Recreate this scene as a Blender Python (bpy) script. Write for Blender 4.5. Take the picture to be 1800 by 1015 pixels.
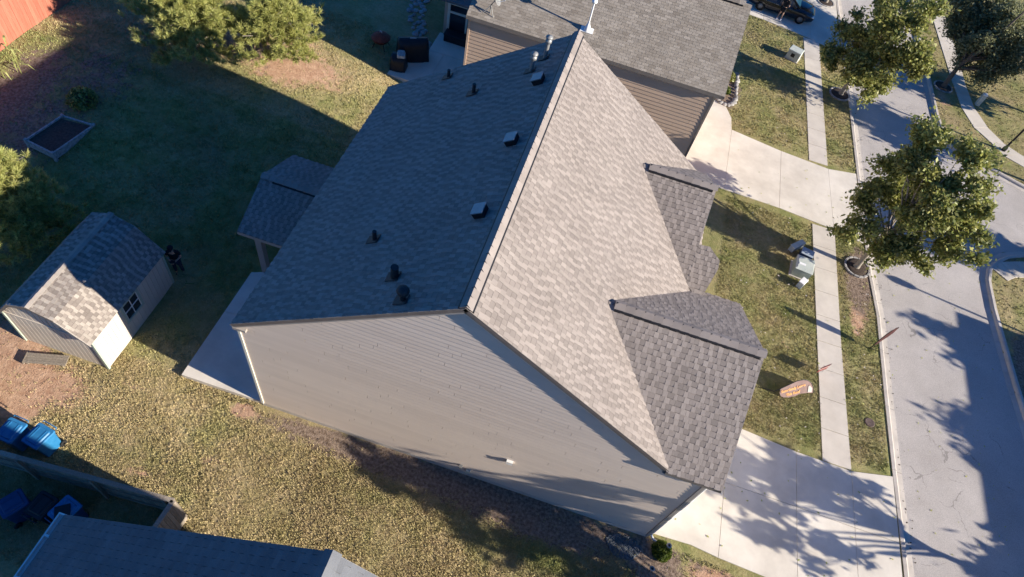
import bpy, bmesh, math, random
import numpy as np
from mathutils import Vector, Matrix, noise
from mathutils.geometry import tessellate_polygon
R = math.radians
for o in list(bpy.data.objects): bpy.data.objects.remove(o)
S = bpy.context.scene
COL = S.collection
random.seed(4)
RNG = np.random.default_rng(7)

# ------------------------------------------------------------------ camera
cam_d = bpy.data.cameras.new('camera'); cam = bpy.data.objects.new('camera', cam_d); COL.objects.link(cam)
cam_d.sensor_width = 36; cam_d.lens = 23.443; cam_d.clip_start = .1; cam_d.clip_end = 1500
def _rx(t): return Matrix(((1,0,0),(0,math.cos(t),-math.sin(t)),(0,math.sin(t),math.cos(t))))
def _rz(t): return Matrix(((math.cos(t),-math.sin(t),0),(math.sin(t),math.cos(t),0),(0,0,1)))
W2C = _rz(.26873105) @ _rx(-.6343226) @ Matrix(((1,0,0),(0,-1,0),(0,0,-1))) @ _rz(-.0651312)
cam.matrix_world = Matrix.Translation((0,0,24)) @ (W2C.transposed() @ Matrix(((1,0,0),(0,-1,0),(0,0,-1)))).to_4x4()
S.camera = cam
# ------------------------------------------------------------------ world, sun, exposure
SUN_E, SUN_A = 21.0, 8.0
w = bpy.data.worlds.new('World'); S.world = w; w.use_nodes = True
nt = w.node_tree; bg = nt.nodes['Background']
sky = nt.nodes.new('ShaderNodeTexSky'); sky.sky_type = 'NISHITA'; sky.sun_disc = False
sky.sun_elevation = R(SUN_E); sky.sun_rotation = R(90 + SUN_A); sky.air_density = 1.0; sky.dust_density = .1; sky.ozone_density = 6
tint = nt.nodes.new('ShaderNodeMixRGB'); tint.blend_type = 'MULTIPLY'; tint.inputs[0].default_value = 1; tint.inputs[2].default_value = (.27,.77,1.22,1)
nt.links.new(sky.outputs[0], tint.inputs[1]); nt.links.new(tint.outputs[0], bg.inputs[0]); bg.inputs[1].default_value = .062
sd = bpy.data.lights.new('sun', 'SUN'); sun = bpy.data.objects.new('sun', sd); COL.objects.link(sun)
sd.energy = 5.0; sd.angle = R(.5); sd.color = (1, .91, .78)
tosun = Vector((math.cos(R(SUN_A))*math.cos(R(SUN_E)), -math.sin(R(SUN_A))*math.cos(R(SUN_E)), math.sin(R(SUN_E))))
sun.rotation_euler = tosun.to_track_quat('Z', 'Y').to_euler(); sun.location = (40, -10, 30)
S.view_settings.view_transform = 'Standard'; S.view_settings.look = 'None'
S.view_settings.exposure = 1.08; S.view_settings.gamma = 1; S.view_settings.use_curve_mapping = False

# ------------------------------------------------------------------ materials
def nodes(m): return m.node_tree.nodes, m.node_tree.links
def mat(name, c1, c2=None, scale=6, rough=.85, bump=.2, bscale=60, island=0, c3=None, metal=0, detail=6, coord='Object', spec=.3, stretch=None):
    """noise-mixed base colour + fine relief; island = how much each separate piece varies in lightness"""
    m = bpy.data.materials.new(name); m.use_nodes = True; N, L = nodes(m)
    b = N['Principled BSDF']; b.inputs['Roughness'].default_value = rough; b.inputs['Metallic'].default_value = metal
    b.inputs['Specular IOR Level'].default_value = spec
    tc = N.new('ShaderNodeTexCoord'); src = tc.outputs[coord]
    if stretch:
        mp = N.new('ShaderNodeMapping'); mp.inputs['Scale'].default_value = stretch; L.new(src, mp.inputs[0]); src = mp.outputs[0]
    n = N.new('ShaderNodeTexNoise'); n.inputs['Scale'].default_value = scale; n.inputs['Detail'].default_value = detail; n.inputs['Roughness'].default_value = .65
    L.new(src, n.inputs['Vector'])
    cr = N.new('ShaderNodeValToRGB'); cr.color_ramp.elements[0].position = .34; cr.color_ramp.elements[1].position = .66
    cr.color_ramp.elements[0].color = (*c1, 1); cr.color_ramp.elements[1].color = (*(c2 or tuple(x*1.15 for x in c1)), 1)
    L.new(n.outputs['Fac'], cr.inputs[0]); col = cr.outputs[0]
    if island or c3:
        g = N.new('ShaderNodeNewGeometry'); oi = N.new('ShaderNodeObjectInfo')
        ad = N.new('ShaderNodeMath'); ad.operation = 'ADD'; L.new(g.outputs['Random Per Island'], ad.inputs[0]); L.new(oi.outputs['Random'], ad.inputs[1])
        fr = N.new('ShaderNodeMath'); fr.operation = 'FRACT'; L.new(ad.outputs[0], fr.inputs[0])
        if c3:
            wn = N.new('ShaderNodeTexWhiteNoise'); wn.noise_dimensions = '1D'; L.new(fr.outputs[0], wn.inputs['W'])
            ml = N.new('ShaderNodeMath'); ml.operation = 'MULTIPLY'; ml.inputs[1].default_value = .75; L.new(wn.outputs['Value'], ml.inputs[0])
            mx = N.new('ShaderNodeMixRGB'); L.new(ml.outputs[0], mx.inputs[0]); L.new(col, mx.inputs[1]); mx.inputs[2].default_value = (*c3, 1); col = mx.outputs[0]
        if island:
            mr = N.new('ShaderNodeMapRange'); mr.inputs['To Min'].default_value = 1-island; mr.inputs['To Max'].default_value = 1+island
            L.new(fr.outputs[0], mr.inputs[0])
            m2 = N.new('ShaderNodeMixRGB'); m2.blend_type = 'MULTIPLY'; m2.inputs[0].default_value = 1
            L.new(col, m2.inputs[1]); L.new(mr.outputs[0], m2.inputs[2]); col = m2.outputs[0]
    L.new(col, b.inputs['Base Color'])
    if bump:
        n2 = N.new('ShaderNodeTexNoise'); n2.inputs['Scale'].default_value = bscale; n2.inputs['Detail'].default_value = 4; L.new(src, n2.inputs['Vector'])
        bp = N.new('ShaderNodeBump'); bp.inputs['Strength'].default_value = bump; bp.inputs['Distance'].default_value = .03
        L.new(n2.outputs['Fac'], bp.inputs['Height']); L.new(bp.outputs[0], b.inputs['Normal'])
    return m
M = {}
M['shingle'] = mat('weathered_shingle', (.285,.244,.216), (.33,.285,.252), .7, .95, .5, 90, .09)
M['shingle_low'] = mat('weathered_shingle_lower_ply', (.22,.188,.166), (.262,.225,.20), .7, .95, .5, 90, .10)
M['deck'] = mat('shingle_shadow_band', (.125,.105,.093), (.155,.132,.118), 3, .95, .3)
M['shingle_cap'] = mat('ridge_cap_shingle', (.26,.223,.198), (.315,.272,.243), 1.2, .95, .4, 90, .12)
M['shed_shingle'] = mat('shed_shingle', (.31,.27,.235), (.37,.33,.285), 1.2, .95, .5, 90, .12)
M['shed_shingle_low'] = mat('shed_shingle_lower_ply', (.20,.17,.15), (.26,.225,.195), 1.2, .95, .5, 90, .15)
M['grey_shingle'] = mat('three_tab_grey_shingle', (.215,.182,.145), (.285,.247,.20), 1.3, .95, .5, 80, .13, c3=(.34,.30,.25))
M['slate_shingle'] = mat('slate_grey_shingle', (.125,.13,.14), (.165,.17,.18), 1.5, .95, .4, 80, .08)
M['siding'] = mat('taupe_siding', (.57,.485,.415), (.60,.515,.44), .5, .6, .08, 40, .035, stretch=(1,1,3))
M['siding_n'] = mat('tan_siding', (.50,.37,.275), (.54,.40,.30), .6, .65, .08, 40, .04)
M['trim'] = mat('taupe_trim', (.30,.27,.24), (.33,.30,.27), 3, .6, .05)
M['fascia'] = mat('brown_fascia', (.16,.14,.125), (.20,.175,.155), 3, .55, .05)
M['trim_white'] = mat('white_trim', (.72,.70,.66), (.8,.78,.74), 3, .5, .04)
M['cream'] = mat('cream_trim', (.62,.60,.50), (.68,.66,.56), 3, .5, .04)
M['shed_wall'] = mat('shed_panel', (.56,.49,.41), (.63,.56,.475), 1.2, .7, .1, 30)
M['sage'] = mat('sage_trim', (.36,.42,.34), (.42,.47,.38), 4, .6, .05)
M['concrete'] = mat('driveway_concrete', (.55,.50,.425), (.72,.665,.575), .55, .9, .25, 70, .04, detail=9)
M['walk'] = mat('sidewalk_concrete', (.52,.47,.405), (.62,.565,.49), .9, .9, .3, 70, .05, detail=9)
M['kerb'] = mat('kerb_concrete', (.42,.38,.335), (.54,.49,.435), 1.5, .9, .3, 60, .06, detail=9)
M['black_metal'] = mat('black_metal', (.012,.012,.014), (.02,.02,.022), 5, .4, .03)
M['dark_vent'] = mat('dark_vent_plastic', (.025,.027,.03), (.035,.037,.04), 6, .5, .05)
M['galv'] = mat('galvanised_metal', (.22,.22,.215), (.30,.30,.29), 12, .5, .05, metal=.3)
M['vent_box'] = mat('box_vent_metal', (.22,.24,.27), (.28,.30,.33), 8, .35, .03, metal=.3)
M['glass'] = mat('dark_window_glass', (.02,.025,.035), (.03,.035,.045), 1, .08, 0, spec=.6)
M['wood_grey'] = mat('weathered_fence_wood', (.21,.175,.14), (.33,.28,.22), 4, .9, .4, 40, .22, stretch=(6,6,.7))
M['wood_red'] = mat('red_stained_wood', (.36,.115,.072), (.44,.155,.10), 3, .8, .3, 40, .13, stretch=(6,6,.6))
M['bark'] = mat('bark', (.09,.07,.055), (.17,.14,.11), 8, .95, .8, 30)
M['bark_pale'] = mat('pale_bark', (.24,.21,.17), (.33,.29,.24), 8, .95, .6, 30)
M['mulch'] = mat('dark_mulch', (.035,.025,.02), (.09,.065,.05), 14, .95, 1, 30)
M['soil'] = mat('bed_soil', (.05,.038,.032), (.10,.075,.062), 10, .95, 1, 25)
M['stone'] = mat('river_stone', (.22,.21,.20), (.42,.40,.38), 6, .8, .3, 20, .25)
M['bed_paint'] = mat('peeling_white_board', (.24,.24,.235), (.50,.50,.48), 10, .8, .3, 30, .1)
M['bin_blue'] = mat('blue_bin_plastic', (.02,.15,.33), (.035,.19,.39), 4, .45, .05, 30)
M['bin_navy'] = mat('navy_bin_plastic', (.015,.05,.13), (.025,.065,.16), 4, .5, .05, 30)
M['util_green'] = mat('pale_green_utility_paint', (.27,.31,.265), (.36,.40,.345), 4, .55, .1, 30)
M['util_pale'] = mat('bleached_utility_paint', (.42,.46,.42), (.52,.55,.50), 4, .55, .1, 30)
M['util_blue'] = mat('grey_blue_utility_paint', (.30,.36,.42), (.38,.43,.48), 4, .5, .1, 30)
M['white_plastic'] = mat('white_plastic', (.74,.74,.73), (.8,.8,.79), 4, .4, .02)
M['car_paint'] = mat('black_car_paint', (.008,.010,.016), (.010,.012,.02), 2, .15, 0, spec=.7)
M['rubber'] = mat('tyre_rubber', (.015,.015,.015), (.025,.025,.025), 8, .9, .2)
M['skin'] = mat('skin', (.42,.26,.19), (.47,.30,.22), 8, .6, .05)
M['cloth_black'] = mat('black_cloth', (.012,.012,.014), (.022,.022,.025), 12, .95, .2)
M['hair'] = mat('dark_hair', (.015,.011,.009), (.03,.022,.018), 30, .8, .3)
M['denim'] = mat('dark_denim', (.03,.035,.055), (.045,.05,.075), 20, .9, .2)
M['white_cloth'] = mat('white_shoe_leather', (.65,.62,.68), (.75,.72,.76), 10, .7, .1)
M['flag_dark'] = mat('maroon_flag_cloth', (.05,.013,.013), (.075,.022,.02), 5, .8, .15)
M['flag_grey'] = mat('mauve_brown_flag_cloth', (.20,.13,.115), (.25,.17,.15), 3, .8, .15)
M['flag_orange'] = mat('orange_print', (.72,.34,.12), (.85,.45,.18), 3, .8, 0)
M['flag_white'] = mat('pale_print', (.42,.36,.33), (.52,.46,.42), 3, .8, 0)
M['sign_red'] = mat('red_sign_print', (.17,.025,.02), (.22,.035,.03), 3, .6, 0)
M['rust'] = mat('rusty_red_metal', (.14,.03,.02), (.22,.06,.035), 8, .7, .2)
M['cover'] = mat('black_vinyl_cover', (.012,.014,.018), (.02,.022,.028), 4, .45, .3, 12)
M['rust_stain'] = mat('iron_cover', (.09,.06,.055), (.14,.10,.09), 10, .8, .3)
M['gravel'] = mat('blue_grey_gravel', (.08,.09,.10), (.20,.22,.23), 12, .95, 1, 25)
M['leaf_a'] = mat('maple_leaf', (.10,.14,.035), (.26,.30,.07), .45, .5, 0, island=.5, c3=(.44,.40,.13), spec=.5)
M['leaf_b'] = mat('olive_leaf', (.11,.125,.055), (.21,.22,.10), .6, .55, 0, island=.45, c3=(.30,.30,.16), spec=.4)
M['leaf_shrub'] = mat('boxwood_leaf', (.05,.085,.010), (.10,.15,.018), 2, .5, 0, island=.4, c3=(.14,.17,.025))
M['leaf_crepe'] = mat('crepe_leaf', (.06,.09,.02), (.12,.14,.03), 2, .5, 0, island=.4, c3=(.18,.14,.05))
M['needle'] = mat('pine_needle', (.32,.38,.10), (.55,.58,.20), .7, .6, 0, island=.4, c3=(.50,.44,.18))
M['bloom'] = mat('faded_pink_bloom', (.35,.06,.09), (.45,.12,.13), 4, .8, 0, island=.3)
M['stalk'] = mat('dry_corn_leaf', (.30,.36,.10), (.50,.48,.18), 4, .6, 0, island=.3)
for k in ('leaf_a','leaf_b','leaf_shrub','leaf_crepe','needle','stalk'):
    b = M[k].node_tree.nodes['Principled BSDF']
    # thin leaves pass some light
    N, L = nodes(M[k]); tr = N.new('ShaderNodeBsdfTranslucent'); mx = N.new('ShaderNodeMixShader'); mx.inputs[0].default_value = .38
    L.new(b.inputs['Base Color'].links[0].from_socket, tr.inputs[0]); out = N['Material Output']
    L.new(b.outputs[0], mx.inputs[1]); L.new(tr.outputs[0], mx.inputs[2]); L.new(mx.outputs[0], out.inputs[0])

# asphalt: aged, pale, fine cracks
def asphalt():
    m = mat('aged_asphalt', (.40,.365,.335), (.50,.46,.425), .35, .92, .5, 120, detail=10); N, L = nodes(m); b = N['Principled BSDF']
    base = b.inputs['Base Color'].links[0].from_socket
    tc = N.new('ShaderNodeTexCoord'); nz = N.new('ShaderNodeTexNoise'); nz.inputs['Scale'].default_value = 1.5; nz.inputs['Detail'].default_value = 5
    L.new(tc.outputs['Object'], nz.inputs['Vector'])
    va = N.new('ShaderNodeVectorMath'); va.operation = 'MULTIPLY_ADD'; va.inputs[1].default_value = (1.1,1.1,0); L.new(nz.outputs['Color'], va.inputs[0]); L.new(tc.outputs['Object'], va.inputs[2])
    v = N.new('ShaderNodeTexVoronoi'); v.feature = 'DISTANCE_TO_EDGE'; v.inputs['Scale'].default_value = .55; L.new(va.outputs[0], v.inputs['Vector'])
    gp = N.new('ShaderNodeTexNoise'); gp.inputs['Scale'].default_value = .5; L.new(tc.outputs['Object'], gp.inputs['Vector'])
    th = N.new('ShaderNodeMapRange'); th.inputs['From Min'].default_value = .5; th.inputs['From Max'].default_value = .62; th.inputs['To Min'].default_value = 0; th.inputs['To Max'].default_value = .008; L.new(gp.outputs['Fac'], th.inputs[0])
    lt = N.new('ShaderNodeMath'); lt.operation = 'LESS_THAN'; L.new(v.outputs['Distance'], lt.inputs[0]); L.new(th.outputs[0], lt.inputs[1])
    ml = N.new('ShaderNodeMath'); ml.operation = 'MULTIPLY'; ml.inputs[1].default_value = .4; L.new(lt.outputs[0], ml.inputs[0])
    # aggregate speckle
    sp = N.new('ShaderNodeTexNoise'); sp.inputs['Scale'].default_value = 35; sp.inputs['Detail'].default_value = 3; L.new(tc.outputs['Object'], sp.inputs['Vector'])
    sr = N.new('ShaderNodeMapRange'); sr.inputs['From Min'].default_value = .3; sr.inputs['From Max'].default_value = .7; sr.inputs['To Min'].default_value = .78; sr.inputs['To Max'].default_value = 1.2; L.new(sp.outputs['Fac'], sr.inputs[0])
    m0 = N.new('ShaderNodeMixRGB'); m0.blend_type = 'MULTIPLY'; m0.inputs[0].default_value = 1; L.new(base, m0.inputs[1]); L.new(sr.outputs[0], m0.inputs[2])
    mx = N.new('ShaderNodeMixRGB'); L.new(ml.outputs[0], mx.inputs[0]); L.new(m0.outputs[0], mx.inputs[1]); mx.inputs[2].default_value = (.07,.065,.06,1)
    L.new(mx.outputs[0], b.inputs['Base Color']); return m
M['asphalt'] = asphalt()
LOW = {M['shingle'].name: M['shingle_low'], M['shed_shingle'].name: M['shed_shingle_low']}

# lawn colour shared by the ground sheet and the grass tufts: position noise + painted cover map (attribute)
def lawn_color(N, L, blades):
    tc = N.new('ShaderNodeTexCoord'); P = tc.outputs['Object']
    at = N.new('ShaderNodeAttribute'); at.attribute_name = 'cover'
    sx = N.new('ShaderNodeSeparateColor'); L.new(at.outputs['Color'], sx.inputs[0])
    def noise_(s, d=6, r=.6):
        n = N.new('ShaderNodeTexNoise'); n.inputs['Scale'].default_value = s; n.inputs['Detail'].default_value = d; n.inputs['Roughness'].default_value = r; L.new(P, n.inputs['Vector']); return n.outputs['Fac']
    def rng(x, a, b_, c=0, d=1):
        n = N.new('ShaderNodeMapRange'); n.inputs['From Min'].default_value = a; n.inputs['From Max'].default_value = b_; n.inputs['To Min'].default_value = c; n.inputs['To Max'].default_value = d; L.new(x, n.inputs[0]); return n.outputs[0]
    def mix(f, a, b_, mode='MIX'):
        n = N.new('ShaderNodeMixRGB'); n.blend_type = mode
        if isinstance(f, float): n.inputs[0].default_value = f
        else: L.new(f, n.inputs[0])
        for i, q in ((1, a), (2, b_)):
            if isinstance(q, tuple): n.inputs[i].default_value = (*q, 1)
            else: L.new(q, n.inputs[i])
        return n.outputs[0]
    def add(a, b_, op='ADD'):
        n = N.new('ShaderNodeMath'); n.operation = op; n.use_clamp = True
        for i, q in ((0, a), (1, b_)):
            if isinstance(q, float): n.inputs[i].default_value = q
            else: L.new(q, n.inputs[i])
        return n.outputs[0]
    k = 1.5 if blades else 1.25
    dry = mix(rng(noise_(1.1), .35, .65), (.285*k,.23*k,.115*k), (.345*k,.27*k,.155*k))
    green = mix(rng(noise_(2.2), .35, .65), (.125*k,.145*k,.048*k), (.225*k,.222*k,.085*k))
    f = add(rng(noise_(.45, 7, .7), .36, .64), rng(sx.outputs[1], 0, 1, -.5, .5))
    c = mix(f, dry, green)
    c = mix(1.0, c, rng(noise_(.22, 5, .6), .35, .65, .80, 1.14), 'MULTIPLY')
    c = mix(rng(noise_(7, 3), .42, .68, 0, .5), c, (.17*k,.15*k,.055*k))
    if blades:
        g = N.new('ShaderNodeNewGeometry'); c = mix(1.0, c, rng(g.outputs['Random Per Island'], 0, 1, .80, 1.22), 'MULTIPLY')
    clay = mix(rng(noise_(3.5, 8), .35, .65), (.40,.235,.15), (.56,.37,.25))
    clay = mix(rng(noise_(13, 4), .55, .7, 0, .6), clay, (.20,.10,.06))
    mul = mix(rng(noise_(9, 5), .35, .65), (.13,.09,.065), (.31,.235,.18))
    e = rng(noise_(1.8, 7, .75), .3, .7, -.32, .32)
    def edge(ch):
        s = N.new('ShaderNodeMath'); s.operation = 'ADD'; L.new(sx.outputs[ch], s.inputs[0]); L.new(e, s.inputs[1]); return rng(s.outputs[0], .38, .62)
    if not blades:
        c = mix(edge(0), c, clay); c = mix(edge(2), c, mul)
    return c
def lawn_mat(name, blades):
    m = bpy.data.materials.new(name); m.use_nodes = True; N, L = nodes(m); b = N['Principled BSDF']
    b.inputs['Roughness'].default_value = .9; b.inputs['Specular IOR Level'].default_value = .15
    L.new(lawn_color(N, L, blades), b.inputs['Base Color'])
    if not blades:
        tc = N.new('ShaderNodeTexCoord'); n2 = N.new('ShaderNodeTexNoise'); n2.inputs['Scale'].default_value = 14; n2.inputs['Detail'].default_value = 6; n2.inputs['Roughness'].default_value = .7; L.new(tc.outputs['Object'], n2.inputs['Vector'])
        bp = N.new('ShaderNodeBump'); bp.inputs['Strength'].default_value = .8; bp.inputs['Distance'].default_value = .08; L.new(n2.outputs['Fac'], bp.inputs['Height']); L.new(bp.outputs[0], b.inputs['Normal'])
    return m
M['ground'] = lawn_mat('lawn_ground', False); M['blades'] = lawn_mat('grass_blades', True)

# ------------------------------------------------------------------ object helpers
def tag(o, label=None, cat=None, group=None, kind=None):
    if label: o['label'] = label
    if cat: o['category'] = cat
    if group: o['group'] = group
    if kind: o['kind'] = kind
    return o
def link(name, me, parent=None):
    o = bpy.data.objects.new(name, me); COL.objects.link(o)
    if parent: o.parent = parent
    return o
def empty(name, loc, rz=0, **k):
    o = bpy.data.objects.new(name, None); COL.objects.link(o); o.location = loc; o.rotation_euler = (0,0,rz); o.empty_display_size = .3
    return tag(o, **k)
class MB:
    """collects shapes, builds one mesh object"""
    def __init__(s): s.v = []; s.f = []; s.sm = []
    def add(s, vs, fs, smooth=False):
        n = len(s.v); s.v += [tuple(v) for v in vs]; s.f += [tuple(i+n for i in f) for f in fs]; s.sm += [smooth]*len(fs); return s
    def box(s, x0,x1,y0,y1,z0,z1, mtx=None, bev=0):
        vs = [(x,y,z) for z in (z0,z1) for x,y in ((x0,y0),(x1,y0),(x1,y1),(x0,y1))]
        if bev:
            b = bev; vs = [(x,y,z) for z,i in ((z0,0),(z1-b,0),(z1,b)) for x,y in ((x0+i,y0+i),(x1-i,y0+i),(x1-i,y1-i),(x0+i,y1-i))]
            fs = [(3,2,1,0),(8,9,10,11)]+[(k+i,k+(i+1)%4,k+4+(i+1)%4,k+4+i) for k in (0,4) for i in range(4)]
        else: fs = [(3,2,1,0),(4,5,6,7)]+[(i,(i+1)%4,4+(i+1)%4,4+i) for i in range(4)]
        if mtx: vs = [mtx @ Vector(v) for v in vs]
        return s.add(vs, fs)
    def tube(s, pts, rs, n=10, caps=True, smooth=True):
        pts = [Vector(p) for p in pts]; rs = rs if hasattr(rs,'__len__') else [rs]*len(pts); rings = []
        for i,p in enumerate(pts):
            d = (pts[min(i+1,len(pts)-1)]-pts[max(i-1,0)]).normalized()
            a = d.cross(Vector((0,0,1)) if abs(d.z)<.9 else Vector((1,0,0))).normalized(); b = d.cross(a)
            rings.append([p+(a*math.cos(t)+b*math.sin(t))*rs[i] for t in (2*math.pi*k/n for k in range(n))])
        vs = [v for r in rings for v in r]; fs = [(i*n+k, i*n+(k+1)%n, (i+1)*n+(k+1)%n, (i+1)*n+k) for i in range(len(pts)-1) for k in range(n)]
        s.add(vs, fs, smooth)
        if caps: s.add(rings[0], [tuple(range(n))]); s.add(rings[-1], [tuple(reversed(range(n)))])
        return s
    def lathe(s, prof, n=16, c=(0,0,0), mtx=None, smooth=True):
        c = Vector(c); vs = [c+Vector((r*math.cos(2*math.pi*k/n), r*math.sin(2*math.pi*k/n), z)) for r,z in prof for k in range(n)]
        if mtx: vs = [mtx @ v for v in vs]
        return s.add(vs, [(i*n+k, i*n+(k+1)%n, (i+1)*n+(k+1)%n, (i+1)*n+k) for i in range(len(prof)-1) for k in range(n)], smooth)
    def prism(s, poly, n0, n1, axes):
        """extrude a 2-D outline: axes(u,v,t)->xyz for t=n0 and n1"""
        k = len(poly); vs = [axes(u,v,n0) for u,v in poly]+[axes(u,v,n1) for u,v in poly]
        return s.add(vs, [tuple(range(k)), tuple(reversed(range(k,2*k)))]+[(i,(i+1)%k,k+(i+1)%k,k+i) for i in range(k)])
    def mesh(s, name, m):
        me = bpy.data.meshes.new(name); me.from_pydata(s.v, [], s.f); me.polygons.foreach_set('use_smooth', s.sm)
        if m: me.materials.append(m)
        me.update(); return me
    def build(s, name, m, parent=None, fix=True, **k):
        me = s.mesh(name, m)
        if fix:
            bm = bmesh.new(); bm.from_mesh(me); bmesh.ops.recalc_face_normals(bm, faces=bm.faces); bm.to_mesh(me); bm.free()
        return tag(link(name, me, parent), **k)
def copy_tree(o, parent=None):
    c = o.copy(); COL.objects.link(c)
    if parent: c.parent = parent
    for ch in list(o.children): copy_tree(ch, c)
    return c
def hill(x, y):
    if x > -8.4: return 0.
    t = min(max((y-10)/12, 0), 1); return 1.6*(1-math.exp(-(-x-8.4)/4.5))*t*t*(3-2*t)

# ------------------------------------------------------------------ road, kerbs
KL = [(17.3,-12),(16.95,4),(16.88,10.91),(16.68,15.03),(16.54,18.56),(16.41,23.02),(16.09,25.85),(15.45,39.01),(15.2,43.06),(14.85,50.15),(14.5,56),(13.9,90)]
KRL = [(23.1,-12),(22.85,6),(22.7,14),(22.5,19.02),(22.24,21.32),(22.02,23.87),(21.85,25.96),(21.83,27.88),(22.08,29.0),(22.75,29.91),(23.5,30.6),(24.72,31.19),(28,31.7),(60,33.5)]
KRU = [(60,37.6),(28,35.9),(25.7,36.56),(23.72,37.35),(21.99,37.7),(21.15,38.5),(20.75,39.6),(20.47,41.55),(20.31,46.0),(20.03,50.99),(19.98,55.93),(19.6,90)]
ROAD = KL + list(reversed(KRU)) + list(reversed(KRL))
ROADA = np.array(ROAD)
def in_poly(x, y, P):
    x = np.asarray(x); y = np.asarray(y); c = np.zeros(x.shape, bool); n = len(P)
    for i in range(n):
        x1,y1 = P[i]; x2,y2 = P[i-1]
        k = ((y1 > y) != (y2 > y)) & (x < (x2-x1)*(y-y1)/((y2-y1) or 1e-9)+x1); c ^= k
    return c
def seg_dist(x, y, P, closed=False):
    d = np.full(np.asarray(x).shape, 1e9); n = len(P)
    for i in range(n if closed else n-1):
        a = np.array(P[i]); b = np.array(P[(i+1)%n]); ab = b-a; L2 = ab@ab
        t = np.clip(((x-a[0])*ab[0]+(y-a[1])*ab[1])/L2, 0, 1)
        d = np.minimum(d, np.hypot(x-a[0]-t*ab[0], y-a[1]-t*ab[1]))
    return d
def sheet(name, poly, z, m, parent=None, **k):
    tri = tessellate_polygon([[Vector((x,y,0)) for x,y in poly]])
    me = bpy.data.meshes.new(name); me.from_pydata([(x,y,z) for x,y in poly], [], tri); me.materials.append(m)
    bm = bmesh.new(); bm.from_mesh(me)
    bmesh.ops.recalc_face_normals(bm, faces=bm.faces)
    if bm.faces[0].normal.z < 0: bmesh.ops.reverse_faces(bm, faces=bm.faces)
    bm.to_mesh(me); bm.free()
    return tag(link(name, me, parent), **k)
road = sheet('road', ROAD, -.12, M['asphalt'], kind='structure')
def resample(P, step):
    P = [Vector(p) for p in P]; out = [P[0].copy()]; acc = 0; need = step
    for a, b in zip(P, P[1:]):
        L = (b-a).length; pos = need
        while pos <= L: out.append(a+(b-a)*(pos/L)); pos += step
        need = pos-L
    return out
def kerb(name, line, side):
    root = empty(name, (0,0,0), kind='structure')
    pts = resample(line, .5); prof = [(.5,-.3),(.5,.035),(.36,.04),(.30,-.0),(.26,-.085),(0,-.112),(0,-.3)]
    offs = []
    for i,p in enumerate(pts):
        d = (pts[min(i+1,len(pts)-1)]-pts[max(i-1,0)]).normalized(); nrm = Vector((-d.y, d.x))*side
        offs.append((p, nrm, d))
    for s in range(0, len(pts)-1, 6):
        grp = offs[s:s+7]; 
        if len(grp) < 2: break
        mb = MB(); k = len(prof); vs = []
        for i,(p,nrm,d) in enumerate(grp):
            q = p.copy()
            if i == 0: q = q+d*.008
            if i == len(grp)-1: q = q-d*.008
            for o,z in prof: vs.append((q.x+nrm.x*o, q.y+nrm.y*o, z))
        fs = [(i*k+j,(i+1)*k+j,(i+1)*k+j+1,i*k+j+1) for i in range(len(grp)-1) for j in range(k-1)]
        fs += [tuple(range(k)), tuple(reversed(range((len(grp)-1)*k, len(grp)*k)))]
        mb.add(vs, fs); mb.build('kerb_section', M['kerb'], root)
    return root
kerb('kerb', KL, 1); kerb('kerb', KRL, -1); kerb('kerb', KRU, -1)

# ------------------------------------------------------------------ ground sheet
def axis(parts):
    out = []
    for a,b,s in parts: out += list(np.arange(a, b, s))
    return np.array(out+[parts[-1][1]])
gx = axis([(-300,-60,30),(-60,-34,2),(-34,13,.45),(13,28,.2),(28,60,1.5),(60,300,30)])
gy = axis([(-200,-20,30),(-20,0,1.5),(0,8,.4),(8,60,.2),(60,90,2),(90,400,31)])
XX, YY = np.meshgrid(gx, gy)
ZZ = np.where(XX > -8.4, 0, 1.6*(1-np.exp(np.minimum(XX+8.4,0)/4.5))*(lambda t: t*t*(3-2*t))(np.clip((YY-10)/12,0,1)))
inr = in_poly(XX, YY, ROAD); dr = seg_dist(XX, YY, ROAD, True)
ZZ = ZZ + .02*np.sin(XX*1.3+np.sin(YY*.9)*2)*np.cos(YY*1.1)*np.clip((dr-1)/3,0,1)*.8
ZZ = np.where(inr | (dr < .33), -.19, ZZ)
def blob(x, y, cx, cy, rx, ry, rot=0):
    c,s = math.cos(rot), math.sin(rot); u = ((x-cx)*c+(y-cy)*s)/rx; v = (-(x-cx)*s+(y-cy)*c)/ry; return np.clip(1.25-np.hypot(u,v)*.75, 0, 1)
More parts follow.
